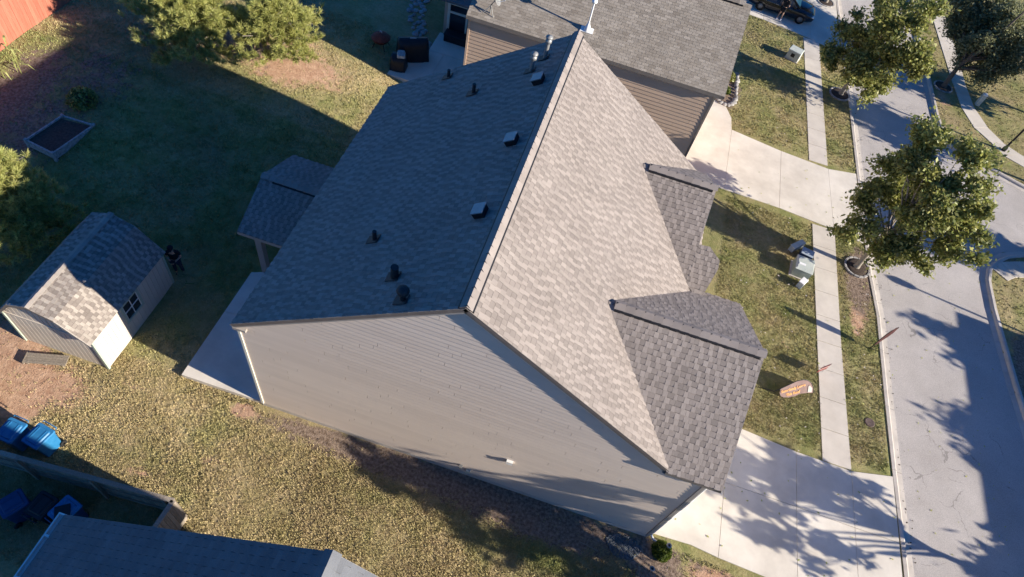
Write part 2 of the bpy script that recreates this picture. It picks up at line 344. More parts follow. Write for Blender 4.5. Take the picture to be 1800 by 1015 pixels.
def cover(x, y):
    x = np.asarray(x,float); y = np.asarray(y,float)
    clay = np.maximum.reduce([blob(x,y,-16.8,6.9,2.6,1.0), blob(x,y,-18.5,7.2,2.5,1.8), blob(x,y,-16.5,5.9,1.3,.7), blob(x,y,-8.9,8.4,.6,.3), blob(x,y,-13.0,7.9,.8,.35)*.5,
        blob(x,y,-17.5,26.2,3.2,1.6,.2)*.95, blob(x,y,-15.5,25.6,2.6,1.5,.2)*.85, 
        blob(x,y,-9.0,6.3,.8,.35)*.5, blob(x,y,11.6,19.6,.7,.5)*.5, blob(x,y,15.0,22.6,.5,1.5)*.75, blob(x,y,9.3,8.2,1.6,.4)*.8, blob(x,y,21.5,43.7,.6,1.3)*.6, blob(x,y,-11.2,5.2,.9,.3)*.5])
    mul = np.maximum.reduce([blob(x,y,0,8.35,7.6,.62), blob(x,y,2.5,7.9,3.8,.62)*.8, blob(x,y,-6,8.45,2.4,.32)*.9, blob(x,y,6.9,8.1,1.2,.8), blob(x,y,15.1,25.0,.75,2.2), blob(x,y,23.6,22.5,1.0,2.4),
        blob(x,y,-23.5,17.0,2.2,2.8)*.62, blob(x,y,-25.2,18.5,1.5,3.4)*.8, blob(x,y,-22.8,20.8,2.4,2.0)*.6, blob(x,y,-22.4,19.0,.8,.7)*.7, blob(x,y,7.1,37.2,.75,2.0), blob(x,y,-18.0,26.0,2.5,2)*.5, blob(x,y,23.6,29.8,1.3,.5)*.6])
    green = np.clip(.35 + .22*((x>6)&(x<17)) - .36*((x<1)&(y<9)) - .15*((x>=1)&(x<6)&(y<9)) + .45*blob(x,y,-11.5,5.6,1.6,.6) + .35*blob(x,y,-12.5,24,3.5,1.3) - .15*((x<-8)&(y>22)) + .35*((x<-8)&(y<22)&(y>10)) + .5*blob(x,y,2,7,4,.5)
        + .1*(x>22), 0, 1)
    return clay, green, mul
me = bpy.data.meshes.new('ground'); ny, nx = XX.shape
idx = np.arange(nx*ny).reshape(ny, nx); q = np.stack([idx[:-1,:-1], idx[:-1,1:], idx[1:,1:], idx[1:,:-1]], -1).reshape(-1,4)
me.vertices.add(nx*ny); me.vertices.foreach_set('co', np.stack([XX,YY,ZZ],-1).astype(np.float32).ravel())
me.loops.add(q.size); me.loops.foreach_set('vertex_index', q.ravel().astype(np.int32)); me.polygons.add(len(q)); me.polygons.foreach_set('loop_start', (np.arange(len(q))*4).astype(np.int32))
me.update(calc_edges=True); me.validate(); me.polygons.foreach_set('use_smooth', np.ones(len(q), bool))
cl, gr_, mu = cover(XX, YY); ca = me.color_attributes.new('cover', 'FLOAT_COLOR', 'POINT')
ca.data.foreach_set('color', np.stack([cl,gr_,mu,np.ones_like(cl)],-1).astype(np.float32).ravel())
me.materials.append(M['ground']); tag(link('ground', me), kind='structure')

# ------------------------------------------------------------------ pavements
def slab(mb, c4, z0, z1, gap=.012):
    c = [Vector(p) for p in c4]; m = sum(c, Vector((0,0)))/len(c)
    q = [p+(m-p).normalized()*gap for p in c]; n = len(q)
    vs = [(p.x,p.y,z0) for p in q]+[(p.x,p.y,z1-.006) for p in q]+[((p+(m-p).normalized()*.008).x,(p+(m-p).normalized()*.008).y,z1) for p in q]
    fs = [tuple(reversed(range(n))), tuple(range(2*n,3*n))]+[(k+i,k+(i+1)%n,k+n+(i+1)%n,k+n+i) for k in (0,n) for i in range(n)]
    mb.add(vs, fs); return mb
def strip_slabs(name, left, right, step, zt, m):
    root = empty(name, (0,0,0), kind='structure')
    def at(P, y):
        for a,b in zip(P,P[1:]):
            if a[1] <= y <= b[1]: t=(y-a[1])/(b[1]-a[1]); return (a[0]+(b[0]-a[0])*t, y)
    y = left[0][1]
    while y < left[-1][1]-.05:
        y2 = min(y+step, left[-1][1]); mb = MB(); slab(mb, [at(left,y),at(right,y),at(right,y2),at(left,y2)], -.1, zt+random.uniform(-.003,.003)); mb.build('paving_slab', m, root); y = y2
    return root
strip_slabs('sidewalk', [(13.2,14.30),(12.94,20.28),(12.62,27.9)], [(14.43,14.30),(14.09,20.73),(13.86,27.9)], 1.51, .03, M['walk'])
strip_slabs('sidewalk', [(12.38,33.0),(11.87,44.92),(11.80,45.9)], [(13.5,33.0),(12.95,45.52),(12.94,45.9)], 1.5, .03, M['walk'])
strip_slabs('sidewalk', [(11.5,52.3),(10.6,80)], [(12.7,52.3),(11.9,80)], 1.5, .03, M['walk'])
strip_slabs('sidewalk', [(13.6,-12),(13.35,8.8)], [(14.8,-12),(14.62,8.8)], 1.5, .03, M['walk'])
def slabs(name, polys, zt, m):
    root = empty(name, (0,0,0), kind='structure')
    for p in polys: mb = MB(); slab(mb, p, -.15, zt+random.uniform(-.002,.002), .010); mb.build('concrete_slab', m, root)
    return root
slabs('driveway', [[(6.6,9.05),(8.2,9.12),(9.27,9.0),(9.24,11.95),(6.6,11.95)],[(6.6,11.95),(9.24,11.95),(9.21,14.55),(6.6,14.6)],
    [(9.27,9.0),(12.28,8.82),(12.16,11.95),(9.24,11.95)],[(9.24,11.95),(12.16,11.95),(12.08,14.30),(9.21,14.55)],
    [(12.28,8.82),(14.62,8.8),(14.5,11.9),(12.16,11.95)],[(12.16,11.95),(14.5,11.9),(14.42,14.26),(12.08,14.30)],
    [(14.62,8.8),(16.36,8.3),(16.27,11.9),(14.5,11.9)],[(14.5,11.9),(16.27,11.9),(16.19,14.65),(14.42,14.26)]], .035, M['concrete'])
slabs('driveway', [[(5.02,28.33),(7.72,28.33),(7.71,33.5),(7.6,34.6),(7.2,35.45),(6.38,35.78),(5.02,35.9)],
    [(7.72,28.33),(10.8,28.25),(10.72,33.0),(7.71,33.5)],[(10.8,28.25),(13.82,27.95),(13.52,32.75),(10.72,33.0)],[(13.82,27.95),(15.42,27.6),(15.18,33.1),(13.52,32.75)]], .035, M['concrete'])
slabs('driveway', [[(5.5,46.85),(8.9,46.55),(8.9,52.3),(5.5,52.3)],[(8.9,46.55),(12.3,45.95),(12.3,52.3),(8.9,52.3)],[(12.3,45.95),(14.42,45.3),(14.2,52.6),(12.3,52.3)]], .035, M['concrete'])
slabs('driveway', [[(22.75+.4,14),(26,13.5),(26,20.0),(23.0,20.6)],[(26,13.5),(29,13.5),(29,20.0),(26,20)]], .035, M['concrete'])
# curved pavement on the far side
LP = [(21.4,60),(22.1,50),(22.36,46.41),(22.69,43.3),(23.29,41.46),(24.19,40.44),(24.94,39.39),(26.11,38.86),(30,38.3),(40,38.8)]
RP = [(22.5,60),(23.25,50),(23.34,46.25),(23.61,43.77),(24.28,41.9),(25.15,40.7),(26.1,40.1),(27.2,39.75),(31,39.4),(40,40)]
sw = empty('sidewalk', (0,0,0), kind='structure')
lp, rp = [], []
for i in range(len(LP)-1):
    n = max(1, round((Vector(LP[i+1])-Vector(LP[i])).length/1.3))
    for k in range(n): lp.append(Vector(LP[i]).lerp(Vector(LP[i+1]),k/n)); rp.append(Vector(RP[i]).lerp(Vector(RP[i+1]),k/n))
for i in range(len(lp)-1): mb = MB(); slab(mb, [lp[i],rp[i],rp[i+1],lp[i+1]], -.1, .03); mb.build('paving_slab', M['walk'], sw)
# corner pavement behind the crepe myrtle
sw2 = empty('sidewalk', (0,0,0), kind='structure')
cp = [((22.55,28.9),(23.3,28.3)),((23.1,29.6),(23.8,28.75)),((24.3,30.15),(24.8,29.2)),((25.8,30.6),(26.2,29.6)),((28,30.9),(28.2,29.9))]
for a,b in zip(cp,cp[1:]): mb = MB(); slab(mb, [a[0],a[1],b[1],b[0]], -.1, .035); mb.build('paving_slab', M['walk'], sw2)

# ------------------------------------------------------------------ shingled slopes, siding
CAMP = Vector((0,0,24))
def clip(poly, conv):
    """Sutherland-Hodgman; conv counter-clockwise"""
    out = poly
    for i in range(len(conv)):
        a = conv[i]; b = conv[(i+1)%len(conv)]; ex,ey = b[0]-a[0], b[1]-a[1]; nw = []
        if not out: return out
        for j in range(len(out)):
            p = out[j]; q_ = out[(j+1)%len(out)]
            dp = ex*(p[1]-a[1])-ey*(p[0]-a[0]); dq = ex*(q_[1]-a[1])-ey*(q_[0]-a[0])
            if dp >= 0: nw.append(p)
            if (dp >= 0) != (dq >= 0): t = dp/(dp-dq); nw.append((p[0]+(q_[0]-p[0])*t, p[1]+(q_[1]-p[1])*t))
        out = nw
    return out
def ccw(P):
    a = sum(P[i][0]*P[(i+1)%len(P)][1]-P[(i+1)%len(P)][0]*P[i][1] for i in range(len(P))); return P if a > 0 else list(reversed(P))
def slope(parent, name, O, u, v, poly, m, deck=None, expo=.174, tabs=(.10,.14), nparts=0, laminated=True, thick=.13, seed=1):
    """O origin; u along the course; v up the slope; poly = outline in (u,v).  A deck with shingle courses laid on it."""
    rnd = random.Random(seed); O = Vector(O); u = Vector(u).normalized(); v = Vector(v).normalized(); n = u.cross(v)
    if n.z < 0: n = -n
    poly = ccw(poly); us = [p[0] for p in poly]; vs_ = [p[1] for p in poly]
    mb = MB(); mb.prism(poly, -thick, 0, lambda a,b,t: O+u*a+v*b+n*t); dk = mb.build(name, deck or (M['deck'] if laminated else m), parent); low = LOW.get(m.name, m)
    pieces = []; r = 0; y = min(vs_)
    off0 = 0
    while y < max(vs_):
        x = min(us)-rnd.uniform(0,.3) if laminated else min(us)-(.5*tabs[0] if r%2 else 0)-.0; hi = rnd.random()<.5
        while x < max(us):
            wd = rnd.uniform(*tabs)*(1.2 if not hi else 1) if laminated else tabs[0]
            g = .0022 if laminated else .006
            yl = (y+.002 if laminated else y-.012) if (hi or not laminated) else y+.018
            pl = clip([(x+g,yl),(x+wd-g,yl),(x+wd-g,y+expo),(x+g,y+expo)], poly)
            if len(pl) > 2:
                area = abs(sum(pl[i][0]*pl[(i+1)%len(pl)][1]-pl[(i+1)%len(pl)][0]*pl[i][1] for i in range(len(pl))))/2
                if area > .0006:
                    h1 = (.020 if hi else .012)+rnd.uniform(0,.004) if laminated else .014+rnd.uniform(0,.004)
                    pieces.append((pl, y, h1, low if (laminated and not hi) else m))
            x += wd; hi = not hi if rnd.random() < .93 else hi
        y += expo; r += 1
    def geo(pl, y0, h1, _m):
        k = len(pl); hh = lambda b: .004+(h1-.004)*(1-(b-y0+.012)/(expo+.012))
        vt = [O+u*a+v*b+n*hh(b) for a,b in pl]; vb = [O+u*a+v*b+n*.0005 for a,b in pl]
        return vt+vb, [tuple(range(k))]+[(i,k+i,k+(i+1)%k,(i+1)%k) for i in range(k)]
    pieces.sort(key=lambda p: (O+u*p[0][0][0]+v*p[0][0][1]-CAMP).length*(1 if (len(p[0])==4) else 1.3))
    for p in pieces[:nparts]:
        me = bpy.data.meshes.new('shingle'); a,b = geo(*p); me.from_pydata(a, [], b); me.materials.append(p[3]); link('shingle', me, parent)
    if pieces[nparts:]:
        mb = MB(); mi_ = []
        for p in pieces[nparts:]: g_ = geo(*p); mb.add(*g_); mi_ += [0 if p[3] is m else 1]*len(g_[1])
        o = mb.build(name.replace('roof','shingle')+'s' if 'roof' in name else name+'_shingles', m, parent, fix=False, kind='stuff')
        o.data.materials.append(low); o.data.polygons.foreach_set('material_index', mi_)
    return dk
def ridge_caps(parent, A, B, side_a, side_b, w=.26, step=.28, m=None, name='ridge_cap', lift=.05):
    """A->B ridge line; side_a/b = unit vectors down each slope.  Overlapping folded caps."""
    A, B = Vector(A), Vector(B); d = (B-A); L = d.length; d.normalize(); a = Vector(side_a).normalized(); b = Vector(side_b).normalized(); k = int(L/step)
    for i in range(k):
        s0 = A+d*(i*L/k); s1 = A+d*((i+1)*L/k+.03); h0 = lift; h1 = lift+.016+random.uniform(0,.008); z = Vector((0,0,1)); mb = MB(); t = .012
        P = []
        for s,h in ((s0,h0),(s1,h1)):
            P += [s+a*w+z*h, s+z*h, s+b*w+z*h, s+a*w+z*(h-t), s+z*(h-t), s+b*w+z*(h-t)]
        mb.add(P, [(0,1,7,6),(1,2,8,7),(3,9,10,4),(4,10,11,5),(0,6,9,3),(2,5,11,8),(0,3,4,1),(1,4,5,2),(6,7,10,9),(7,8,11,10)]); mb.build(name, m or M['shingle_cap'], parent)
def vent_strip(parent, A, B, w=.4):
    A, B = Vector(A), Vector(B); d = (B-A).normalized(); s = Vector((-d.y,d.x,0)); mb = MB(); w = .205; dr = .66
    P = []
    for p in (A,B): P += [p+s*w-Vector((0,0,w*dr-.055)), p+Vector((0,0,.07)), p-s*w-Vector((0,0,w*dr-.055)), p-s*w-Vector((0,0,w*dr+.03)), p-Vector((0,0,.05)), p+s*w-Vector((0,0,w*dr+.03))]
    mb.add(P, [(i,(i+1)%6,6+(i+1)%6,6+i) for i in range(6)]+[(0,1,2,3,4,5),(11,10,9,8,7,6)]); return mb.build('ridge_vent', M['black_metal'], parent)
def siding_wall(parent, o, ux, poly, expo, m, length=3.66, seed=3, out=None, name='siding_plank'):
    """planks on a vertical wall: o origin, ux horizontal unit vector, out = outward normal, poly in (u,z)"""
    rnd = random.Random(seed); o = Vector(o); ux = Vector(ux).normalized(); out = Vector(out); poly = ccw(poly); us=[p[0] for p in poly]; zs=[p[1] for p in poly]; z = min(zs); r = 0
    while z < max(zs):
        x = min(us)-rnd.uniform(0, length)
        while x < max(us):
            pl = clip([(x+.005,z),(x+length-.005,z),(x+length-.005,z+expo),(x+.005,z+expo)], poly)
            if len(pl) > 2:
                k = len(pl); f = lambda b: .026-.022*(b-z)/expo
                vt = [o+ux*a+Vector((0,0,b))+out*f(b) for a,b in pl]; vb = [o+ux*a+Vector((0,0,b)) for a,b in pl]
                mb = MB(); mb.add(vt+vb, [tuple(range(k))]+[(i,k+i,k+(i+1)%k,(i+1)%k) for i in range(k)]); mb.build(name, m, parent)
            x += length
        z += expo; r += 1
def bar(parent, name, a, b, w, h, m, up=(0,0,1), inner=False):
    """rectangular bar from a to b, w across, h along up"""
    a, b = Vector(a), Vector(b); d = (b-a).normalized(); up = Vector(up); s = d.cross(up).normalized(); up = s.cross(d).normalized()
    mb = MB(); vs = [p+s*i*w/2+up*j*h/2 for p in (a,b) for i,j in ((-1,-1),(1,-1),(1,1),(-1,1))]
    mb.add(vs, [(0,1,2,3),(7,6,5,4),(0,4,5,1),(1,5,6,2),(2,6,7,3),(3,7,4,0)])
    return mb if inner else mb.build(name, m, parent)

# ------------------------------------------------------------------ MAIN HOUSE
PZ, PIT = 10.72, .70; RX = -1.5; EB, EF = -8.5, 5.22; YN, YF = 8.75, 21.15
zE = lambda x: PZ-PIT*abs(x-RX)
LS = math.hypot(1, PIT)
house = empty('house', (0,9,0), label='two storey taupe sided house with a tall gabled brown shingle roof, filling the middle', cat='house')
house.location = (0,0,0)
WN = 8.87
wb = MB()
outl = [(-8.38,0),(5.05,0),(5.05,zE(5.05)-.16),(RX,PZ-.16),(-8.38,zE(-8.38)-.16)]
wb.prism(outl, WN+.02, YF-.13, lambda a,b,t: Vector((a,t,b)))
wb.build('wall', M['siding'], house)
siding_wall(house, (0,WN+.018,0), (1,0,0), [(-8.34,.25),(6.49,.25),(6.49,5.65),(-8.34,5.65)], .2, M['siding'], out=(0,-1,0))
siding_wall(house, (0,WN+.018,0), (1,0,0), [(-8.34,5.65),(5.3,5.65),(5.3,5.75),(RX,PZ-.18),(-8.34,zE(-8.34)-.18)], .2, M['siding'], out=(0,-1,0), seed=4)
siding_wall(house, (0,WN+.018,0), (1,0,0), [(5.32,5.65),(6.49,5.65),(6.49,zE(5.22)-.2),(5.32,zE(5.22)-.2)], .2, M['siding'], out=(0,-1,0), seed=5)
fd = MB(); fd.box(-8.40,6.55, WN-.01,WN+.03,0,.24); fd.build('foundation', M['kerb'], house)
bar(house, 'corner_board', (-8.37,WN-.012,.2), (-8.37,WN-.012,zE(-8.38)-.22), .09, .05, M['cream'], up=(0,1,0))
bar(house, 'corner_board', (6.53,WN-.012,.2), (6.53,WN-.012,zE(5.22)-.22), .10, .05, M['trim'], up=(0,1,0))
# rake boards (fascia) and soffit
for s, x1 in ((-1,EB),(1,EF)):
    bar(house, 'rake_board', (RX,YN+.02,PZ-.11), (x1,YN+.02,zE(x1)-.11), .03, .19, M['trim'] if s<0 else M['fascia'])
    bar(house, 'rake_board', (RX,YF-.02,PZ-.11), (x1,YF-.02,zE(x1)-.11), .03, .19, M['fascia'])
bar(house, 'rake_return', (EB+.02,YN+.05,zE(EB)-.2), (EB+.45,YN+.05,zE(EB)-.2), .12, .12, M['trim'])
# back slope, front slope
uv = (0,1,0)
slope(house, 'back_roof', (EB,0,zE(EB)), uv, (1,0,PIT), [(YN,0),(YF,0),(YF,(RX-EB)*LS),(YN,(RX-EB)*LS)], M['shingle'], seed=11, tabs=(.095,.175))
slope(house, 'front_roof', (EF,0,zE(EF)), uv, (-1,0,PIT), [(YN,0),(YF,0),(YF,(EF-RX)*LS),(YN,(EF-RX)*LS)], M['shingle'], seed=12, nparts=120, tabs=(.095,.175))
ridge_caps(house, (RX,YN,PZ), (RX,YF,PZ), (-1,0,-PIT), (1,0,-PIT), w=.205, lift=.085)
vent_strip(house, (RX,YN+.02,PZ+.02), (RX,YF-.02,PZ+.02), .50)
# garage cross gable
GY, GZ, GX0, GX1, gp = 12.25, 8.24, 1.9, 6.93, .655
ge = lambda y: GZ-gp*abs(y-GY); GE0, GE1 = 8.70, 15.80; LG = math.hypot(1,gp); gw = (GY-GE0)*LG
vx = lambda y: RX+(PZ-ge(y))/PIT   # where the gable plane meets the main plane
# near slope: u=+X, v=+Y up
slope(house, 'garage_near_roof', (0,GE0,ge(GE0)), (1,0,0), (0,1,gp), [(vx(GE0)-.12,0),(GX1,0),(GX1,gw),(vx(GY)-.1,gw)], M['shingle'], seed=13, nparts=160, tabs=(.10,.17))
slope(house, 'garage_far_roof', (0,GE1,ge(GE1)), (1,0,0), (0,-1,gp), [(vx(GE1)-.12,0),(GX1,0),(GX1,gw),(vx(GY)-.1,gw)], M['shingle'], seed=14, tabs=(.10,.17))
ridge_caps(house, (vx(GY)+.25,GY,GZ), (GX1,GY,GZ), (0,-1,-gp), (0,1,-gp), w=.205, lift=.085)
vent_strip(house, (vx(GY)+.27,GY,GZ+.02), (GX1-.12,GY,GZ+.02), .46)
gb = MB(); gb.prism([(WN+.021,0),(GE1-.3,0),(GE1-.3,ge(GE1)-.1),(GY,GZ-.2),(WN+.021,ge(WN)-.25)], 4.9, 6.53, lambda a,b,t: Vector((t,a,b))); gb.build('garage_wall', M['siding'], house)
for s,y1 in ((-1,GE0),(1,GE1)): bar(house, 'rake_board', (GX1-.01,GY,GZ-.11), (GX1-.01,y1,ge(y1)-.11), .03, .19, M['trim'])
bar(house, 'eave_board', (5.22,GE0+.02,ge(GE0)-.08), (GX1,GE0+.02,ge(GE0)-.08), .03, .15, M['fascia'])
sf = MB(); sf.box(5.15,GX1-.05,GE0+.03,WN+.02,ge(GE0)-.17,ge(GE0)-.14); sf.build('soffit', M['trim'], house)
gd = MB()
for i in range(4): gd.box(6.54,6.58, 9.6,14.6, .05+i*.55,.58+i*.55)
gd.build('garage_door', M['trim_white'], house)
# second cross gable
SY, SZ, SX1 = 18.6, 8.24, 4.83; se = lambda y: SZ-gp*abs(y-SY); wx = lambda y: RX+(PZ-se(y))/PIT
y0 = 16.2; hv = (SY-y0)*LG
bv = (SY-15.25)*LG
sl_n = [(wx(15.2)-.05, hv-bv),(5.75,hv-bv+.05),(6.05,hv-(SY-16.0)*LG),(5.75,.30),(4.83,.55),(SX1,hv),(wx(SY)-.1,hv)]
slope(house, 'gable_near_roof', (0,y0,se(y0)), (1,0,0), (0,1,gp), [(SX1-.08,hv-3.62),(SX1,hv-3.62),(SX1,hv),(wx(SY)-.1,hv)], M['shingle'], seed=15, tabs=(.10,.17))
slope(house, 'porch_roof', (0,y0,se(y0)), (1,0,0), (0,1,gp), [(4.835,hv-3.62),(5.45,hv-bv),(5.72,.12),(5.68,.42),(5.22,.78),(4.835,.74)], M['shingle'], seed=17, tabs=(.10,.17))
slope(house, 'gable_far_roof', (0,2*SY-y0,se(y0)), (1,0,0), (0,-1,gp), [(wx(y0)-.05,0),(SX1,0),(SX1,hv),(wx(SY)-.1,hv)], M['shingle'], seed=16, tabs=(.10,.17))
ridge_caps(house, (wx(SY)+.3,SY,SZ), (SX1,SY,SZ), (0,-1,-gp), (0,1,-gp), w=.205, lift=.085)
vent_strip(house, (wx(SY)+.32,SY,SZ+.02), (SX1-.12,SY,SZ+.02), .46)
gb = MB(); gb.prism([(16.3,0),(20.8,0),(20.8,6.0),(SY,SZ-.2),(16.5,6.6),(16.3,5.6)], 3.6, 4.6, lambda a,b,t: Vector((t,a,b))); gb.build('front_gable_wall', M['siding'], house)
for y1 in (16.5,20.6): bar(house, 'rake_board', (SX1-.01,SY,SZ-.11), (SX1-.01,y1,se(y1)-.11), .03, .17, M['trim'])
# rear porch: gabled roof on posts
PY0, PY1, PYC, PZE, PZR, PX0 = 13.9, 18.5, 16.15, 2.95, 3.95, -11.7
pp = (PZR-PZE)/(PYC-PY0); pl_ = (PYC-PY0)*math.hypot(1,pp)
slope(house, 'porch_near_roof', (0,PY0,PZE), (1,0,0), (0,1,pp), [(PX0,0),(-8.4,0),(-8.4,pl_),(PX0,pl_)], M['shingle'], seed=21)
slope(house, 'porch_far_roof', (0,PY1,PZE), (1,0,0), (0,-1,(PZR-PZE)/(PY1-PYC)), [(PX0,0),(-8.4,0),(-8.4,(PY1-PYC)*math.hypot(1,(PZR-PZE)/(PY1-PYC))),(PX0,(PY1-PYC)*math.hypot(1,(PZR-PZE)/(PY1-PYC)))], M['shingle'], seed=22)
ridge_caps(house, (PX0,PYC,PZR), (-8.4,PYC,PZR), (0,-1,-pp), (0,1,-pp), w=.20, lift=.085)
vent_strip(house, (PX0+.5,PYC,PZR+.01), (-8.4,PYC,PZR+.01), .44)
bar(house, 'eave_board', (PX0,PY0+.015,PZE-.09), (-8.4,PY0+.015,PZE-.09), .04, .16, M['trim'])
for y in (PY0+.4, PY1-.4): bar(house, 'porch_post', (-11.1,y,.2), (-11.1,y,PZE-.05), .26, .26, M['trim'], up=(0,1,0))
# windows and doors on the sides the camera does not face
for y,z0,z1,x in ((10.6,3.6,5.0,6.53),(13.9,3.6,5.0,6.53),(18.6,3.6,5.1,4.6),(18.6,.9,2.4,4.6)):
    f = MB(); f.box(x,x+.05,y-.55,y+.55,z0-.08,z1+.08); fo = f.build('window', M['trim_white'], house)
    g = MB(); g.box(x+.03,x+.055,y-.46,y+.46,z0,z1); g.build('pane', M['glass'], fo)
for y in (10.5,13.0,17.2,19.6):
    f = MB(); f.box(-8.44,-8.38,y-.5,y+.5,3.4,4.9); fo = f.build('window', M['trim_white'], house)
    g = MB(); g.box(-8.445,-8.40,y-.42,y+.42,3.48,4.82); g.build('pane', M['glass'], fo)
# wall vent, tap, cable cover and downspout foot
def at_wall(name, x, z, w_, h_, d, m): mb = MB(); mb.box(x-w_/2,x+w_/2,WN-d,WN+.004,z-h_/2,z+h_/2, bev=0); return mb.build(name, m, house)
at_wall('wall_vent', .9, 2.55, .22, .20, .10, M['trim_white'])
at_wall('hose_tap', -.65, .75, .12, .10, .12, M['galv']); at_wall('cable_box', -.35, .5, .16, .22, .08, M['util_pale'])
ds = MB(); ds.tube([(6.62,WN+.02,5.6),(6.62,WN+.02,.35),(6.8,WN-.05,.12),(7.15,WN-.1,.07)], .045, 8); ds.build('downspout', M['trim_white'], house)
# patio slab at the back
ps = slabs('patio', [[(-11.63,8.86),(-8.42,8.88),(-8.42,11.9),(-11.63,11.9)],[(-11.63,11.9),(-8.42,11.9),(-8.42,15),(-11.63,15)],[(-11.63,15),(-8.42,15),(-8.42,18.6),(-11.63,18.6)]], .22, M['concrete'])

# ------------------------------------------------------------------ roof penetrations (parts of the house)
bz = lambda x: PZ+PIT*(x-RX)
def pipe(x, y, r, h, m=None, cap=None, flash=.16):
    m = m or M['dark_vent']; z = bz(x); o = MB()
    o.tube([(x,y,z-.05),(x,y,z+h)], r, 12); p = o.build('vent_pipe', m, house)
    f = MB(); n = Vector((-PIT,0,1)).normalized(); sl = Vector((1,0,PIT)).normalized(); c = Vector((x,y,z))
    q_ = [c+sl*a*flash+Vector((0,1,0))*b*flash+n*t for t in (.03,.05) for a,b in ((-1.5,-1),(1.2,-1),(1.2,1),(-1.5,1))]
    f.add(q_, [(3,2,1,0),(4,5,6,7)]+[(i,(i+1)%4,4+(i+1)%4,4+i) for i in range(4)]); f.build('flashing', M['galv'] if flash<.14 else M['dark_vent'], p)
    if cap: k = MB(); k.lathe(cap, 16, (x,y,z+h)); k.build('vent_cap', M['galv'] if m is M['galv'] else m, p)
pipe(-5.85,20.55,.06,.34); pipe(-4.4,18.85,.065,.40); pipe(-5.1,11.7,.065,.40); pipe(-3.82,10.05,.11,.46, flash=.16)
pipe(-3.25,9.18,.07,.42, cap=[(.07,-.05),(.16,-.05),(.175,.02),(.14,.10),(.07,.14),(0,.15)], flash=.16)
pipe(-2.62,19.35,.07,.62, m=M['galv'], cap=[(.07,-.12),(.11,-.12),(.11,-.02),(.07,0),(.07,.05),(.13,.06),(.12,.11),(0,.14)], flash=.15)
pipe(-2.33,20.0,.07,.75, m=M['galv'], cap=[(.07,-.12),(.11,-.12),(.11,-.02),(.07,0),(.07,.05),(.13,.06),(.12,.11),(0,.14)], flash=.15)
for x,y in ((-2.02,18.48),(-2.02,15.3),(-2.02,12.16)):
    c = Vector((x-.12,y,bz(x-.12))); sl = Vector((1,0,PIT)).normalized(); n = Vector((-PIT,0,1)).normalized(); Y_ = Vector((0,1,0))
    mb = MB(); a,b = .17,.19; P = [c+sl*i*a+Y_*j*b+n*k for i,j,k in ((-1,-1,.02),(1,-1,.02),(1,1,.02),(-1,1,.02),(-1.05,-1,.20),(1,-1,.20),(1,1,.20),(-1.05,1,.20))]
    mb.add(P, [(3,2,1,0),(4,5,6,7),(0,1,5,4),(1,2,6,5),(2,3,7,6),(3,0,4,7)]); bo = mb.build('box_vent', M['black_metal'], house)
    mb = MB(); P = [c+sl*i*a+Y_*j*b+n*k for k in (.203,.235) for i,j in ((-1.15,-1.12),(1.12,-1.12),(1.12,1.12),(-1.15,1.12))]
    mb.add(P, [(3,2,1,0),(4,5,6,7)]+[(i,(i+1)%4,4+(i+1)%4,4+i) for i in range(4)]); mb.build('vent_lid', M['vent_box'], bo)

# ------------------------------------------------------------------ SHED
shed = empty('shed', (0,0,0), label='tan garden shed with gambrel shingle roof and four pane window, half in shade', cat='shed')
SC, Y0s, Y1s = -15.87, 8.28, 12.42; hw = 1.66
prof = [(-1.78,2.0),(-.84,3.10),(0,3.42),(.84,3.10),(1.78,2.0)]
mb = MB(); mb.prism([(SC-hw,0),(SC+hw,0),(SC+hw,2.05),(SC+.80,3.02),(SC,3.33),(SC-.80,3.02),(SC-hw,2.05)], Y0s, Y1s, lambda a,b,t: Vector((a,t,b))); mb.build('wall', M['shed_wall'], shed)
for i in range(4):
    (a0,z0),(a1,z1) = prof[i],prof[i+1]
    lo,hi = ((a0,z0),(a1,z1)) if z0<z1 else ((a1,z1),(a0,z0)); d = Vector((hi[0]-lo[0],0,hi[1]-lo[1])); L_ = d.length
    slope(shed, 'roof_panel', (SC+lo[0],0,lo[1]), (0,1,0), d, [(Y0s-.2,0),(Y1s+.15,0),(Y1s+.15,L_),(Y0s-.2,L_)], M['shed_shingle'], seed=31+i, thick=.05, expo=.145, tabs=(.10,.14), nparts=140 if i==3 else (70 if i==2 else 0))
ridge_caps(shed, (SC,Y0s-.2,3.42), (SC,Y1s+.15,3.42), (-.84,0,-.32), (.84,0,-.32), w=.13, lift=.035, m=M['shed_shingle'])
# vertical grooved panels: battens proud of the wall
k = 0
for i in range(16):
    x = SC-hw+.10+i*(2*hw-.2)/15; h = 2.05+max(0,min(1,(hw-abs(x-SC))/(hw-.8)))*.97 if abs(x-SC)>.8 else 3.02+(.8-abs(x-SC))*.39
    mb = MB(); mb.box(x-.085,x+.085,Y0s-.018,Y0s+.001,.05,h-.08); mb.build('wall_panel', M['shed_wall'], shed)
for i in range(19):
    y = Y0s+.12+i*(Y1s-Y0s-.24)/18
    if 9.75 < y < 10.85:
        for za,zb in ((.05,.84),(1.93,1.98)): mb = MB(); mb.box(SC+hw-.001,SC+hw+.018,y-.10,y+.10,za,zb); mb.build('wall_panel', M['shed_wall'], shed)
    else: mb = MB(); mb.box(SC+hw-.001,SC+hw+.018,y-.10,y+.10,.05,1.98); mb.build('wall_panel', M['shed_wall'], shed)
bar(shed, 'belt_trim', (SC-hw,Y0s-.025,2.0), (SC+hw,Y0s-.025,2.0), .03, .09, M['shed_wall'])
for x,y in ((SC+hw+.01,Y0s-.01),(SC-hw-.01,Y0s-.01),(SC+hw+.01,Y1s+.01)): bar(shed, 'corner_board', (x,y,0), (x,y,2.03), .09, .09, M['sage'], up=(0,1,0))
